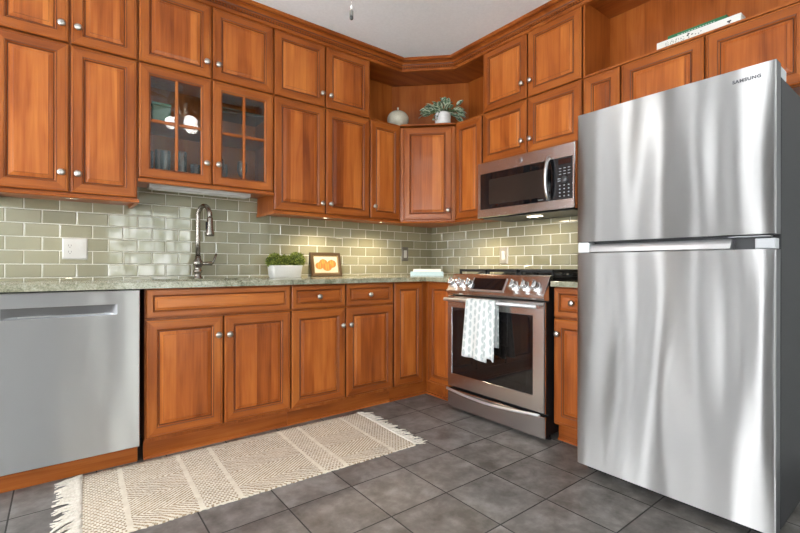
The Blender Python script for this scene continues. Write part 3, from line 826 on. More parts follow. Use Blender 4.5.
b.tube(pts, .012, 12); b.build('handle', [STEEL_S], d)
b = MB(); b.lathe([(.0185, 0), (.0185, .0012), (.0165, .0016), (0, .0016)], 24, (.386, 0, 1.722), 'y'); lg = b.build('round_emblem', [plain('emblem_silver', (.55, .55, .56), .25, 1.0)], d)
b = MB(); b.box(.03, W - .03, .03, .37, z0, z0 + .0118); b.build('underside_vent', [plain('dark_vent', (.03, .03, .032), .35, .5)], t)
b = MB(); b.box(.34, .44, .14, .18, z0 - .003, z0); b.build('task_lamp', [PUCKM], t)
lt = bpy.data.lights.new('microwave_task_light', 'AREA'); lt.energy = 1.6; lt.color = (1, .86, .66); lt.shape = 'RECTANGLE'; lt.size = .18; lt.size_y = .06
lo = bpy.data.objects.new('microwave_task_light', lt); COL.objects.link(lo); lo.parent = t; lo.location = (.39, .13, z0 - .006)

def text_mesh(name, body, size, mat, parent, loc, rot, depth=.0006, align='CENTER', space=1.0, weight=0.0):
    cu = bpy.data.curves.new(name, 'FONT'); cu.body = body; cu.size = size; cu.align_x = align; cu.align_y = 'CENTER'; cu.extrude = depth; cu.space_character = space; cu.offset = weight
    o = bpy.data.objects.new(name, cu); COL.objects.link(o)
    bpy.context.view_layer.update()
    me = bpy.data.meshes.new_from_object(o.evaluated_get(bpy.context.evaluated_depsgraph_get()))
    bpy.data.objects.remove(o); bpy.data.curves.remove(cu)
    me.name = name; me.materials.clear(); me.materials.append(mat)
    q = bpy.data.objects.new(name, me); COL.objects.link(q); q.parent = parent; q.location = loc; q.rotation_euler = rot
    return q
LOGO = plain('grey_logo_print', (.10, .10, .11), .4)
text_mesh('emblem_letters', 'GE', .019, LOGO, lg, (.386, -.0018, 1.7225), (PI / 2, 0, 0), .0004)
text_mesh('front_print', 'SENSOR', .011, KEY, d, (.545, -.0002, 1.432), (PI / 2, 0, 0), .0003)

# ================================================================ REFRIGERATOR
t = thing('refrigerator', 'tall stainless steel top-freezer refrigerator at the end of the run', 'refrigerator', (-.85, -2.002, 0), -PI / 2)
W = .752
b = MB(); b.box(.004, W - .004, .092, .815, .035, 1.70); b.build('body', [GREY_S], t, bevel=.004)
b = MB(); b.box(.03, W - .03, .060, .092, .05, 1.68); b.build('gasket', [plain('grey_gasket', (.05, .05, .052), .6)], t)
def fridge_door(z0, z1, name):
    b = MB(); us = [0, .0018, .004, .007] + [x / 16 for x in range(1, 16)] + [.993, .996, .9982, 1]; n = len(us) - 1; fr = []
    for u in us:
        x = W * u; e = min(u, 1 - u) * W
        y = .003 - .003 * math.sin(PI * u) + (.003 * (1 - min(1, e / .005)) ** 2)
        fr.append((x, y))
    poly = fr + [(W, .064), (0, .064)]
    m = len(poly); k = b.add([(x, y, z0) for x, y in poly] + [(x, y, z1) for x, y in poly])
    b.face([k + i for i in reversed(range(m))], 1); b.face([k + m + i for i in range(m)], 1)
    for i in range(m): j = (i + 1) % m; b.face((k + i, k + j, k + m + j, k + m + i), 0 if i < n else 1, i < n)
    return b.build(name, [STEEL_F, plain('door_edge_grey', (.05, .05, .053), .5)], t)
fd = fridge_door(1.121, 1.738, 'freezer_door')
rd = fridge_door(.046, 1.066, 'refrigerator_door')
b = MB()   # recessed grip strip between the doors
pf = [(.060, 1.068), (.006, 1.068), (.004, 1.072), (.012, 1.090), (.022, 1.108), (.060, 1.110)]
b.prism_x(pf[::-1], .060, W - .135); b.build('grip_recess', [STEEL_S], rd)
b = MB(); b.box(.001, .058, .006, .060, 1.0675, 1.1185); b.build('grip_end_block', [plain('silver_plastic', (.60, .61, .62), .3, .4)], rd, bevel=.004)
b = MB(); b.box(W - .062, W - .003, .010, .060, 1.0675, 1.106); b.build('grip_end_block', [GREY_L], rd, bevel=.003)
b = MB(); b.box(W - .15, W - .02, .030, .060, 1.112, 1.1185); b.build('middle_hinge', [plain('hinge_steel', (.25, .25, .26), .35, 1.0)], t, bevel=.002)
b = MB(); b.box(W - .092, W - .006, .070, .180, 1.700, 1.744); b.build('hinge_cover', [GREY_L], t, bevel=.005)
b = MB(); b.box(W - .15, W - .09, .10, .16, 1.700, 1.722); b.build('hinge_plate', [STEEL_S], t, bevel=.003)
b = MB(); b.box(.01, W - .01, .085, .092, .0, .046); b.build('kick_grille', [BLK], t)
for x in (.06, W - .06):
    for y in (.14, .75): b = MB(); b.lathe([(.02, 0), (.02, .012), (.012, .016), (.012, .04)], 14, (x, y, 0)); b.build('leveling_foot', [BLK], t)
text_mesh('brand_lettering', 'SAMSUNG', .0172, LOGO, fd, (.667, .0006, 1.693), (PI / 2, 0, 0), .0008, space=1.14, weight=.0006)

# ================================================================ WALL PLATES
def plate(name, label, w, h, x, z, axis, gangs, framed):
    loc, rz = ((x, -.0103, z), 0) if axis == 'L' else ((-.0103, x, z), -PI / 2)
    t = thing(name, label, 'outlet' if 'outlet' in name else 'switch', loc, rz)
    b = MB(); b.rings([rect(-w / 2, w / 2, .003, -h / 2, h / 2), rect(-w / 2, w / 2, -.002, -h / 2, h / 2), rect(-w / 2 + .006, w / 2 - .006, -.007, -h / 2 + .006, h / 2 - .006)], [(0,) * 4] * 2, 0)
    b.build('cover_plate', [framed], t)
    for i, g in enumerate(gangs):
        cx = (i - (len(gangs) - 1) / 2) * .047
        b = MB(); b.box(cx - .017, cx + .017, -.0095, -.0065, -.034, .034)
        if g == 'rocker':
            b.prism_x([(-.0095, -.030), (-.0125, .028), (-.009, .030), (-.009, -.030)][::-1], cx - .013, cx + .013)
            b.build('rocker', [WPLAS], t)
        elif g == 'toggle':
            b.box(cx - .004, cx + .004, -.020, -.009, -.004, .010); b.build('toggle', [WPLAS], t)
        else:
            o = b.build('receptacle', [WPLAS], t); s = MB()
            for zc in (-.018, .018):
                s.box(cx - .0075, cx - .0055, -.0098, -.0094, zc - .005, zc + .006); s.box(cx + .0055, cx + .0075, -.0098, -.0094, zc - .004, zc + .005)
                s.lathe([(.0024, 0), (.0024, .0004)], 10, (cx, -.0094, zc - .010), 'y')
            s.build('slot', [DARK], o)
    return t
PEWTER = plain('pewter_frame', (.16, .145, .125), .4, .6)
plate('wall_outlet', 'white double wall outlet with switch under the wall cabinet', .118, .122, -2.778, 1.099, 'L', ['outlet', 'toggle'], WPLAS)
plate('light_switch', 'dark-framed white rocker switch near the tiled corner', .075, .126, -.342, 1.112, 'L', ['rocker'], PEWTER)
plate('light_switch', 'rocker switch in pale plate on tile over the range', .084, .136, -.882, 1.090, 'R', ['rocker'], plain('satin_plate', (.42, .39, .34), .35, .5))

# ================================================================ PUCK LIGHTS under the cabinets
def puck(x, y, z, label, power=PUCK):
    t = thing('puck_light', label, 'lamp', (x, y, z))
    b = MB(); b.lathe([(.034, .0), (.034, -.010), (.028, -.012), (.026, -.008)], 20); b.build('housing', [WPLAS], t)
    b = MB(); b.lathe([(.0255, -.006), (.024, -.009), (0, -.010)], 20); b.build('lens', [PUCKM], t)
    lt = bpy.data.lights.new('puck_lamp', 'SPOT'); lt.energy = power * 4; lt.color = (1, .84, .60); lt.spot_size = math.radians(150); lt.spot_blend = .7; lt.shadow_soft_size = .02
    o = bpy.data.objects.new('puck_lamp', lt); COL.objects.link(o); o.parent = t; o.location = (0, 0, -.014)
puck(-2.797, -.25, 1.3705, 'lit puck lamp under the cabinet over the dishwasher', PUCK * .12)
puck(-1.277, -.245, 1.3705, 'lit puck lamp under the tall two-door cabinet above the picture frame')
puck(-.765, -.245, 1.3705, 'lit puck lamp under the narrow cabinet next to the corner')
puck(-.28, -.80, 1.3705, 'lit puck lamp under the narrow cabinet beside the microwave')

# ================================================================ FAUCET
t = thing('faucet', 'bronze nickel gooseneck pull-down faucet behind the sink', 'faucet', (-2.133, -.085, CT))
b = MB(); b.lathe([(.030, 0), (.030, .006), (.022, .012), (.020, .035), (.027, .044), (.028, .052), (.020, .060), (.021, .075), (.031, .090), (.032, .108), (.025, .120), (.020, .128), (.018, .150)], 22); b.build('base', [BRONZE], t)
b = MB(); dx, dy = Vector((.40, -.92)).normalized()
R = .058; pts = [(0, 0, .14), (0, 0, .25), (0, 0, .36)]
for i in range(15):
    a = PI * i / 14 * .98; d = R - R * math.cos(a); pts.append((dx * d, dy * d, .405 + R * math.sin(a) * 1.15))
pts.append((dx * 2 * R * 1.0, dy * 2 * R * 1.0, .385))
b.tube(pts, .0150, 14); b.build('spout', [BRONZE], t)
b = MB(); c = (dx * 2 * R, dy * 2 * R, 0); b.lathe([(.0150, .395), (.0175, .390), (.0185, .345), (.022, .315), (.027, .290), (.027, .278), (.022, .274), (0, .274)], 20, c); sp = b.build('spray_head', [BRONZE], t)
b = MB(); b.box(c[0] - .026, c[0] - .012, c[1] - .010, c[1] + .004, .315, .365); b.build('spray_button', [BLK], sp, bevel=.003)
b = MB(); b.tube([(.015, -.004, .098), (.05, -.006, .098), (.085, -.010, .100)], [.013, .012, .015], 12)
b.tube([(.082, -.010, .098), (.095, -.012, .115), (.112, -.014, .165)], [.009, .008, .006], 10); b.build('lever_handle', [BRONZE], t)

# ================================================================ PLANTER WITH BOXWOOD BALLS
def leaf_ball(b, c, r, n, rnd, size, mats=2):
    for i in range(n):
        z = rnd.uniform(-.55, 1); a = rnd.uniform(0, 2 * PI); q = math.sqrt(max(0, 1 - z * z))
        d = Vector((q * math.cos(a), q * math.sin(a), z)); rr = r * rnd.uniform(.78, 1.06)
        p = Vector(c) + d * rr
        t = (d + Vector((rnd.uniform(-.9, .9), rnd.uniform(-.9, .9), rnd.uniform(-.6, .9)))).normalized()
        s = t.cross(d + Vector((.1, .2, .05)))
        if s.length < 1e-3: continue
        s.normalize(); L = size * rnd.uniform(.7, 1.3); wv = s * L * .32; up = t.cross(s) * L * .15
        k = b.add([p, p + t * L * .5 + wv + up, p + t * L, p + t * L * .5 - wv + up])
        b.face((k, k + 1, k + 2, k + 3), rnd.randrange(mats), False)
GRN = [plain('moss_green', (.17, .215, .025), .7), plain('moss_light', (.30, .34, .055), .7), plain('moss_dark', (.075, .11, .014), .7)]
def hobnail():
    m, nt, b = new_mat('white_hobnail_ceramic')
    tc = N(nt, 'ShaderNodeTexCoord'); v = N(nt, 'ShaderNodeTexVoronoi'); v.inputs['Scale'].default_value = 85; v.inputs['Randomness'].default_value = .1
    lk(nt, tc.outputs['Object'], v.inputs['Vector'])
    bp = N(nt, 'ShaderNodeBump'); bp.invert = True; bp.inputs['Strength'].default_value = .6; bp.inputs['Distance'].default_value = .003
    lk(nt, v.outputs['Distance'], bp.inputs['Height']); lk(nt, bp.outputs[0], b.inputs['Normal'])
    b.inputs['Base Color'].default_value = (.72, .72, .70, 1); b.inputs['Roughness'].default_value = .3
    return m
t = thing('planter', 'white dimpled rectangular planter with green moss balls by the frame', 'planter', (-1.562, -.155, CT))
def rrect(x, y, z, r=.02, n=4):
    out = []
    for cx, cy, a0 in ((x - r, -y + r, -PI / 2), (x - r, y - r, 0), (-x + r, y - r, PI / 2), (-x + r, -y + r, PI)):
        for i in range(n + 1): a = a0 + PI / 2 * i / n; out.append((cx + r * math.cos(a), cy + r * math.sin(a), z))
    return out
b = MB(); lv = [rrect(.102, .046, 0), rrect(.108, .049, .004), rrect(.117, .055, .082), rrect(.118, .056, .088), rrect(.112, .050, .088), rrect(.109, .047, .068)]
ks = [b.add(l) for l in lv]; n = len(lv[0])
for a, c in zip(ks, ks[1:]):
    for i in range(n): j = (i + 1) % n; b.face((a + i, a + j, c + j, c + i), 0, True)
b.face([ks[0] + i for i in reversed(range(n))], 0); b.face([ks[-1] + i for i in range(n)], 1)
b.build('container', [hobnail(), plain('potting_moss', (.05, .06, .015), .9)], t)
rnd = random.Random(4)
for x, z, r in ((-.078, .112, .054), (.004, .108, .048), (.088, .122, .056)):
    b = MB(); b.lathe([(0, z - r * .8)] + [(r * .8 * math.cos(q), z + r * .8 * math.sin(q)) for q in (-1.0, -.5, 0, .5, 1.0, 1.3)] + [(0, z + r * .8)], 14, (x, 0, 0), mat=2)
    leaf_ball(b, (x, 0, z), r, 900, rnd, .013, 3)
    b.build('moss_ball', GRN, t)

# ================================================================ PICTURE FRAME leaning on the tiles
t = thing('picture_frame', 'small bronze-framed picture of four orange pumpkins leaning on tile', 'picture', (-1.176, -.078, CT + .001), math.radians(-4))
lean = math.radians(-14)
W, H = .262, .196
ML = Matrix.Rotation(lean, 4, 'X')
b = MB(); fw = .033
b.rings([rect(-W / 2, W / 2, .016, 0, H), rect(-W / 2, W / 2, .002, 0, H), rect(-W / 2 + .005, W / 2 - .005, -.003, .005, H - .005), rect(-W / 2 + .024, W / 2 - .024, .0, .024, H - .024), rect(-W / 2 + .027, W / 2 - .027, .002, .027, H - .027), rect(-W / 2 + fw, W / 2 - fw, .006, fw, H - fw)], [(0,) * 4, (0,) * 4, (0,) * 4, (1,) * 4, (1,) * 4])
b.face((3, 2, 1, 0), 0); b.xform(ML)
b.build('frame', [plain('bronze_frame', (.085, .050, .022), .4, .3), plain('gold_lip', (.22, .15, .065), .4, .5)], t)
b = MB(); b.rings([rect(-W / 2 + fw - .001, W / 2 - fw + .001, .0055, fw - .001, H - fw + .001)], [], 0); 
def blob(cx, cz, rx, rz, y, mat):
    n = 20; k = b.add([(cx, y, cz)] + [(cx + rx * math.cos(2 * PI * i / n), y, cz + rz * math.sin(2 * PI * i / n)) for i in range(n)])
    for i in range(n): b.face((k, k + 1 + i, k + 1 + (i + 1) % n), mat)
blob(.012, .056, .074, .009, .0053, 4)
for cx, cz, r, y in ((-.022, .112, .036, .0051), (.050, .104, .039, .0050), (-.058, .088, .034, .0049), (.008, .080, .041, .0048)):
    blob(cx, cz, r, r * .84, y, 1)
    for q, m in ((-.62, 3), (.62, 3), (-.25, 2), (.25, 2)): blob(cx + q * r * .9, cz, r * .17, r * (.72 - .2 * abs(q)), y - .00004, m)
    blob(cx, cz + r * .80, r * .10, r * .14, y - .0001, 5)
b.xform(ML)
b.build('print', [plain('print_paper', (.50, .46, .35), .6), plain('pumpkin_orange', (.46, .17, .02), .6), plain('pumpkin_gold', (.52, .23, .035), .6), plain('pumpkin_rust', (.36, .13, .022), .6), plain('print_shade', (.52, .44, .30), .6), plain('stem_brown', (.20, .12, .04), .6)], t)
b = MB(); b.prism_x([(.041, .100), (.064, .0), (.058, .0), (.0375, .088)], -.025, .025); 
b.build('easel_back', [DARK], t)

# ================================================================ BOOKS
def book(name, label, L, D, T, loc, rotz, cover, pages, extra=None, grp=None):
    t = thing(name, label, 'book', loc, rotz, grp)
    b = MB(); c = .003
    b.box(-L / 2, L / 2, -D / 2, D / 2, 0, c); b.box(-L / 2, L / 2, -D / 2, D / 2, T - c, T); b.box(-L / 2, L / 2, -D / 2, -D / 2 + c, c, T - c)
    b.build('cover', [cover], t, bevel=.001)
    b = MB(); b.box(-L / 2 + .004, L / 2 - .004, -D / 2 + c, D / 2 - .004, c, T - c); b.build('pages', [pages], t)
    return t
PAGES = speckled('book_pages', (.66, .63, .55), (.72, .69, .62), 300, .8)
BLUE = speckled('pale_blue_cover', (.40, .56, .64), (.46, .61, .68), 60, .5)
book('book', 'pale blue book lying below on the corner countertop', .290, .20, .035, (-.245, -.205, CT), -PI / 4 + .08, BLUE, plain('white_pages', (.80, .80, .78), .7))
book('book', 'white book lying on top of the pale blue book', .245, .17, .023, (-.240, -.200, CT + .035), -PI / 4 + .10, plain('white_cover', (.80, .79, .76), .5), PAGES)
zs = ZM + .016
t = book('book', 'thick white book with sketched spine on the shelf over the refrigerator', .372, .25, .045, (-.170, -2.327, zs), -PI / 2, plain('cream_cover', (.74, .73, .68), .5), PAGES)
b = MB(); rnd = random.Random(12)
INK = plain('ink_print', (.05, .045, .045), .6)
for i in range(4):
    x = -.135 + i * .024; n = 12
    for k in range(n):
        a0, a1 = 2 * PI * k / n, 2 * PI * (k + 1) / n
        if k % 3 == i % 3: continue
        k_ = b.add([(x + .009 * math.cos(a0), 0, .022 + .013 * math.sin(a0)), (x + .009 * math.cos(a1), 0, .022 + .013 * math.sin(a1)), (x + .0075 * math.cos(a1), 0, .022 + .0115 * math.sin(a1)), (x + .0075 * math.cos(a0), 0, .022 + .0115 * math.sin(a0))]); b.face((k_, k_ + 1, k_ + 2, k_ + 3))
    for q in range(3): u = rnd.uniform(-.005, .005); v = .022 + rnd.uniform(-.008, .008); b.box(x + u - .002, x + u + .002, -.0001, 0, v - .001, v + .001)
for i in range(11):
    x = -.040 + rnd.uniform(0, .062); z = .022 + rnd.uniform(-.014, .014); s = rnd.uniform(.0015, .005); b.box(x - s, x + s, -.0001, 0, z - s * .6, z + s * .6)
b.box(.130, .147, -.0001, 0, .020, .027); b.box(.136, .142, -.0001, 0, .014, .020)
b.build('spine_print', [INK], t, (0, -.1253, 0))
t = book('book', 'slim green book lying on top of the thick white book', 0.262, .19, .021, (-.190, -2.322, zs + .045), -PI / 2, plain('green_cover', (.02, .15, .06), .45), PAGES)
b = MB()
rnd = random.Random(2); x = -.085
while x < .085: l = rnd.uniform(.004, .012); b.box(x, x + l, -.0001, 0, .0072, .0098); x += l + .004
b.build('spine_print', [plain('pale_print', (.55, .62, .55), .6)], t, (0, -.0953, 0))

# ================================================================ DECOR ON THE CORNER SHELF
t = thing('ceramic_gourd', 'round pale crackle-glazed ceramic gourd on the corner shelf', 'vase', (-.600, -.238, ZM + .0135))
b = MB(); r = .092; prof = [(.035, 0), (.055, .004)] + [(r * math.cos(a), .072 + .076 * math.sin(a)) for a in [x * .1 for x in range(-9, 15)]] + [(.010, .143), (.008, .146)]
b.lathe(prof, 32); b.build('body', [GLAZEW], t)
b = MB(); b.lathe([(.008, .143), (.006, .152), (.0065, .166), (.009, .172), (.004, .176), (0, .177)], 12); b.build('stem', [GLAZEW], t)
t = thing('potted_plant', 'variegated leafy plant in ribbed white pot on the corner shelf', 'plant', (-.352, -.525, ZM + .0135))
b = MB(); prof = [(.040, 0), (.046, .003)]
for i in range(8): z = .006 + i * .010; prof += [(.052 + .002 * math.sin(i), z), (.055, z + .004), (.053, z + .008)]
prof += [(.050, .090), (.044, .096), (.040, .096), (.040, .086)]
b.lathe(prof, 28, mat=0); b.lathe([(.040, .084), (0, .086)], 20, mat=1); b.xform(Matrix.Diagonal((1.2, 1.2, 1.1, 1)))
b.build('pot', [WHITE, plain('pot_soil', (.04, .028, .02), .9)], t)
rnd = random.Random(21); b = MB(); sb = MB()
def leaf(base, d, L, wd, droop, tw):
    d = d.normalized(); up = Vector((0, 0, 1)); s = d.cross(up)
    if s.length < .05: s = Vector((1, 0, 0))
    s.normalize(); s = (s * math.cos(tw) + s.cross(d) * math.sin(tw)).normalized(); nrm = s.cross(d).normalized()
    n = 6; rows = []
    for i in range(n + 1):
        u = i / n; c = base + d * L * u - up * droop * L * u * u
        hw = wd * math.sin(PI * min(1, u * .92 + .06)) ** .8 * (1 - .25 * u)
        if i == n: hw = .0005
        rows.append(b.add([c - s * hw + nrm * hw * .35, c - s * hw * .55 + nrm * hw * .12, c, c + s * hw * .55 + nrm * hw * .12, c + s * hw + nrm * hw * .35]))
    for i in range(n):
        for j in range(4):
            edge = j in (0, 3); m = 1 if (edge and rnd.random() < .85) else (1 if rnd.random() < .18 else 0)
            b.face((rows[i] + j, rows[i] + j + 1, rows[i + 1] + j + 1, rows[i + 1] + j), m, True)
top = Vector((0, 0, .10))
vx = Vector((math.cos(-YAW), math.sin(-YAW), 0))   # plant spreads along the shelf front
vy = Vector((-vx.y, vx.x, 0))
for i in range(70):
    a = rnd.uniform(-1, 1); q = rnd.uniform(-1, 1)
    h = rnd.uniform(.01, .095) * (1 - .3 * abs(a))
    tip = top + vx * a * .135 + vy * q * .06 + Vector((0, 0, h - .01 - .02 * abs(a)))
    start = top + Vector((a * .015, q * .015, -.005))
    sb.tube([start, start.lerp(tip, .5) + Vector((0, 0, .02)), tip], .0018, 5)
    d = (tip - start).normalized() + Vector((rnd.uniform(-.5, .5), rnd.uniform(-.5, .5), rnd.uniform(-.35, .45)))
    leaf(tip, d, rnd.uniform(.060, .090), rnd.uniform(.019, .027), rnd.uniform(.05, .35), rnd.uniform(-.9, .9))
for k in range(2):   # a trailing vine over the shelf edge
    p = top + Vector((0, 0, 0)); pts = [p]
    e = vx * (-.055 - .035 * k) - vy * (.070 + .01 * k)
    for i in range(1, 8): u = i / 7; pts.append(top + e * u + Vector((0, 0, .035 * math.sin(PI * u) - .085 * u ** 2)))
    sb.tube(pts, .0018, 5)
    for i in range(3, 8): leaf(pts[i], Vector((rnd.uniform(-1, .4), rnd.uniform(-1, 0), rnd.uniform(-.2, .5))), rnd.uniform(.035, .05), .012, .3, rnd.uniform(-.7, .7))
b.build('foliage', [plain('leaf_green', (.085, .155, .085), .45), plain('leaf_cream', (.46, .52, .38), .45)], t)
sb.build('stems', [plain('stem_green', (.10, .17, .06), .5)], t)

# ================================================================ GLASSWARE in the glass-door cabinet
zf = 1.515 + .0005
def tumbler(x, y, h, r, label, stem=False, z=zf):
    t = thing('wine_glass' if stem else 'drinking_glass', label, 'glass', (x, y, z))
    b = MB()
    if stem:
        b.lathe([(.030, 0), (.030, .003), (.005, .006), (.004, h * .42), (.020, h * .47), (r, h * .68), (r * .92, h), (r * .88, h), (r * .95, h * .68), (.017, h * .49), (0, h * .46)], 24)
    else:
        b.lathe([(r * .85, 0), (r, h), (r - .002, h), (r * .85 - .003, .008), (0, .008)], 24)
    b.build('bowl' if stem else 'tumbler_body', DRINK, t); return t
for x, y, h, r, q in ((-2.435, -.20, .165, .030, 'first from the cabinet side'), (-2.365, -.13, .195, .028, 'second from the cabinet side, tall'),
                      (-2.350, -.235, .170, .030, 'in front of the tall second one'), (-2.250, -.19, .190, .029, 'tall, behind the centre muntin'), (-2.180, -.235, .110, .034, 'short, by the door knob')):
    tumbler(x, y, h, r, 'clear glass behind the sink-side glass door, ' + q)
for x, y, h, r, q in ((-2.035, -.20, .175, .032, 'next to the knob'), (-1.985, -.12, .165, .030, 'at the back'), (-1.885, -.20, .180, .033, 'right of the muntin')):
    tumbler(x, y, h, r, 'stemmed glass behind the glass door nearer the corner, ' + q, True)
t = thing('storage_tin', 'green square tin on upper shelf behind the glass door', 'tin', (-2.372, -.20, 1.8485))
b = MB(); b.box(-.05, .05, -.05, .05, 0, .10); b.build('tin_body', [plain('green_tin', (.07, .16, .10), .25)], t, bevel=.006)
b = MB(); b.box(-.052, .052, -.052, .052, .10, .118); b.build('lid', [plain('green_tin_lid', (.10, .22, .14), .25)], t, bevel=.005)

# ================================================================ CEILING FAN with its lamp kit and pull chain
FX, FY = -1.970, -1.728
t = thing('ceiling_fan', 'ceiling fan with lamp globes and a hanging pull chain', 'fan', (FX, FY, 0))
b = MB(); b.lathe([(0, ZC - .0005), (.075, ZC - .0005), (.072, ZC - .03), (.03, ZC - .06), (.014, ZC - .07), (.014, 2.545), (.06, 2.535), (.12, 2.515), (.135, 2.48), (.135, 2.44), (.11, 2.41), (.07, 2.395), (.06, 2.345), (0, 2.34)], 28); b.build('motor_housing', [BRONZE], t)
FB = wood('fan_blade_wood', 'x', False, .8)
for k in range(5):
    b = MB(); poly = [(.19, -.045), (.30, -.062), (.60, -.070), (.645, -.055), (.66, 0), (.645, .055), (.60, .070), (.30, .062), (.19, .045)]
    b.prism(poly, -.004, .004); b.xform(Matrix.Rotation(math.radians(10), 4, 'X'))
    bl = b.build('blade', [FB], t, (0, 0, 2.455), math.radians(72 * k + 20))
    b = MB(); b.box(.10, .24, -.018, .018, -.010, -.004); b.build('blade_iron', [BRONZE], bl)
for k in range(3):
    a = math.radians(120 * k + 75); c = (.105 * math.cos(a), .105 * math.sin(a))
    b = MB(); b.tube([(.03 * math.cos(a), .03 * math.sin(a), 2.375), (c[0] * .7, c[1] * .7, 2.375), (c[0], c[1], 2.345)], .010, 10); b.lathe([(.022, 2.345), (.028, 2.325), (.030, 2.315)], 14, (c[0], c[1], 0)); arm = b.build('lamp_arm', [BRONZE], t)
    b = MB(); b.lathe([(.026, 2.318)] + [(.055 * math.cos(q), 2.268 + .055 * math.sin(q)) for q in (1.05, .7, .35, 0, -.35, -.7, -1.05, -1.35)] + [(0, 2.213)], 20, (c[0], c[1], 0)); b.build('globe', [GLOBE], arm)
b = MB(); zc0 = 1.985; z = 2.34
while z > zc0: b.lathe([(0, z), (.0016, z - .0016), (0, z - .0032)], 6, (0, 0, 0)); z -= .0036
b.build('pull_chain', [CHROME], t)
b = MB(); b.lathe([(0, 1.992), (.004, 1.990), (.005, 1.984), (.004, 1.981)], 12, mat=1); b.lathe([(.004, 1.981), (.0075, 1.972), (.0075, 1.958), (.007, 1.957)], 14, mat=2); b.lathe([(.007, 1.957), (.0075, 1.950), (.006, 1.942), (0, 1.938)], 14, mat=0)
b.build('chain_pull', [plain('dark_pull', (.03, .028, .025), .3), WHITE, plain('grey_pull', (.20, .19, .17), .3, .5)], t)

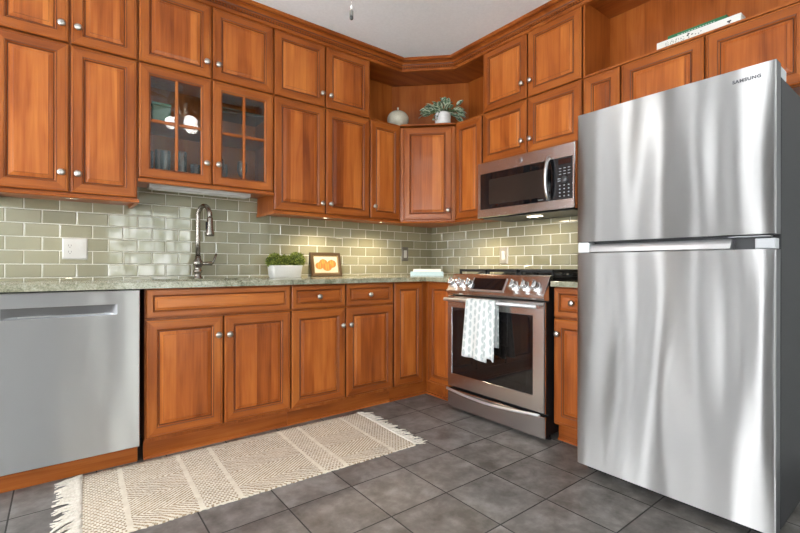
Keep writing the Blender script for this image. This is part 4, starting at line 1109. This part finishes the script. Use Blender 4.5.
# ================================================================ RUG
def rug_mat():
    m, nt, b = new_mat('woven_jute_cotton')
    tc = N(nt, 'ShaderNodeTexCoord'); sp = N(nt, 'ShaderNodeSeparateXYZ'); lk(nt, tc.outputs['Object'], sp.inputs[0])
    X, Y = sp.outputs[0], sp.outputs[1]
    wob = N(nt, 'ShaderNodeTexNoise'); wob.inputs['Scale'].default_value = 30; wob.inputs['Detail'].default_value = 2
    lk(nt, tc.outputs['Object'], wob.inputs['Vector'])
    wv = math_n(nt, 'MULTIPLY', math_n(nt, 'SUBTRACT', wob.outputs['Fac'], .5), .012)
    Xw, Yw = math_n(nt, 'ADD', X, wv), math_n(nt, 'ADD', Y, wv)
    # band index: plain basket weave or chevron between the pale stripes
    stripes = [.150, .405, .560, .950, 1.070, 1.360]
    dist = None; cnt = None
    for s in stripes:
        d = math_n(nt, 'ABSOLUTE', math_n(nt, 'SUBTRACT', Xw, s)); dist = d if dist is None else math_n(nt, 'MINIMUM', dist, d)
        g = math_n(nt, 'GREATER_THAN', X, s); cnt = g if cnt is None else math_n(nt, 'ADD', cnt, g)
    stripe = math_n(nt, 'LESS_THAN', dist, .010)
    chev = math_n(nt, 'MODULO', cnt, 2.0)
    # basket: rows of dashes across the rug
    P = .0135
    rowf = math_n(nt, 'DIVIDE', Yw, P); ri = math_n(nt, 'FLOOR', rowf); rf = math_n(nt, 'FRACT', rowf)
    colf = math_n(nt, 'ADD', math_n(nt, 'DIVIDE', Xw, .019), math_n(nt, 'MULTIPLY', math_n(nt, 'MODULO', math_n(nt, 'ABSOLUTE', ri), 2.0), .5))
    cf = math_n(nt, 'FRACT', colf)
    bas = math_n(nt, 'MULTIPLY', math_n(nt, 'LESS_THAN', math_n(nt, 'ABSOLUTE', math_n(nt, 'SUBTRACT', rf, .5)), .30), math_n(nt, 'LESS_THAN', cf, .62))
    # chevron: diagonal dashes mirrored about points down the rug's width
    zz = math_n(nt, 'PINGPONG', math_n(nt, 'ADD', Yw, .06), .155)
    dg = math_n(nt, 'DIVIDE', math_n(nt, 'ADD', math_n(nt, 'MULTIPLY', Xw, .75), zz), .019)
    df = math_n(nt, 'FRACT', dg)
    al = math_n(nt, 'FRACT', math_n(nt, 'DIVIDE', math_n(nt, 'SUBTRACT', Xw, zz), .022))
    ch = math_n(nt, 'MULTIPLY', math_n(nt, 'LESS_THAN', df, .48), math_n(nt, 'LESS_THAN', al, .90))
    dash = math_n(nt, 'ADD', math_n(nt, 'MULTIPLY', bas, math_n(nt, 'SUBTRACT', 1.0, chev)), math_n(nt, 'MULTIPLY', ch, chev))
    dash = math_n(nt, 'MULTIPLY', dash, math_n(nt, 'SUBTRACT', 1.0, stripe))
    n = N(nt, 'ShaderNodeTexNoise'); n.inputs['Scale'].default_value = 5; n.inputs['Detail'].default_value = 4; lk(nt, tc.outputs['Object'], n.inputs['Vector'])
    tan = ramp(nt, n.outputs['Fac'], [(.35, (.24, .14, .065)), (.65, (.42, .28, .155))])
    crm = ramp(nt, wob.outputs['Fac'], [(.3, (.72, .63, .50)), (.7, (.83, .75, .62))])
    lk(nt, mixc(nt, math_n(nt, 'MULTIPLY', dash, .84), crm, tan), b.inputs['Base Color'])
    b.inputs['Roughness'].default_value = .95
    fine = N(nt, 'ShaderNodeTexNoise'); fine.inputs['Scale'].default_value = 260; fine.inputs['Detail'].default_value = 2; lk(nt, tc.outputs['Object'], fine.inputs['Vector'])
    h = math_n(nt, 'ADD', math_n(nt, 'MULTIPLY', dash, -.6), math_n(nt, 'MULTIPLY', fine.outputs['Fac'], .8))
    bp = N(nt, 'ShaderNodeBump'); bp.inputs['Strength'].default_value = .9; bp.inputs['Distance'].default_value = .006
    lk(nt, h, bp.inputs['Height']); lk(nt, bp.outputs[0], b.inputs['Normal'])
    return m
RUG = rug_mat()
t = thing('rug', 'cream and tan woven runner rug with fringed ends on tile', 'rug', (-2.785, -1.238, 0.0005), math.radians(-1.9))
RL, RW = 1.505, .640
b = MB(); rnd = random.Random(9); nx, ny = 150, 66; zz = .010
grid = []
for i in range(nx + 1):
    row = []
    for j in range(ny + 1):
        x, y = RL * i / nx, RW * j / ny
        if j in (0, ny): y += rnd.uniform(-.004, .004)
        if i in (0, nx): x += rnd.uniform(-.004, .004)
        e = min(j, ny - j, 3) / 3
        z = zz * (.55 + .45 * e) + rnd.uniform(-.0012, .0012) + .0015 * math.sin(y * 9 + x * 2)
        row.append(b.add([(x, y, z)]))
    grid.append(row)
for i in range(nx):
    for j in range(ny): b.face((grid[i][j], grid[i + 1][j], grid[i + 1][j + 1], grid[i][j + 1]), 0, True)
edge = [grid[i][0] for i in range(nx + 1)] + [grid[nx][j] for j in range(1, ny + 1)] + [grid[i][ny] for i in range(nx - 1, -1, -1)] + [grid[0][j] for j in range(ny - 1, 0, -1)]
lowr = [b.add([(b.v[q][0], b.v[q][1], 0)]) for q in edge]
for k in range(len(edge)): l = (k + 1) % len(edge); b.face((edge[l], edge[k], lowr[k], lowr[l]), 0, True)
b.build('woven_body', [RUG], t)
FRG = speckled('fringe_cotton', (.62, .55, .46), (.76, .70, .61), 150, .95)
for side in (0, 1):
    b = MB(); y = .004
    while y < RW - .002:
        L = rnd.uniform(.045, .105); sx = -1 if side == 0 else 1; x0 = (.004 if side == 0 else RL - .004)
        sway = rnd.uniform(-.04, .030) - .01; n = 5; pts = []
        for i in range(n + 1): u = i / n; pts.append((x0 + sx * L * u, y + sway * u * u + rnd.uniform(-.0015, .0015), .006 * (1 - u) + .0035 + .002 * math.sin(u * 5 + y * 90)))
        b.tube(pts, [.0044, .0042, .0038, .0040, .0034, .0018], 5); y += rnd.uniform(.0040, .0088)
    b.build('fringe', [FRG], t)
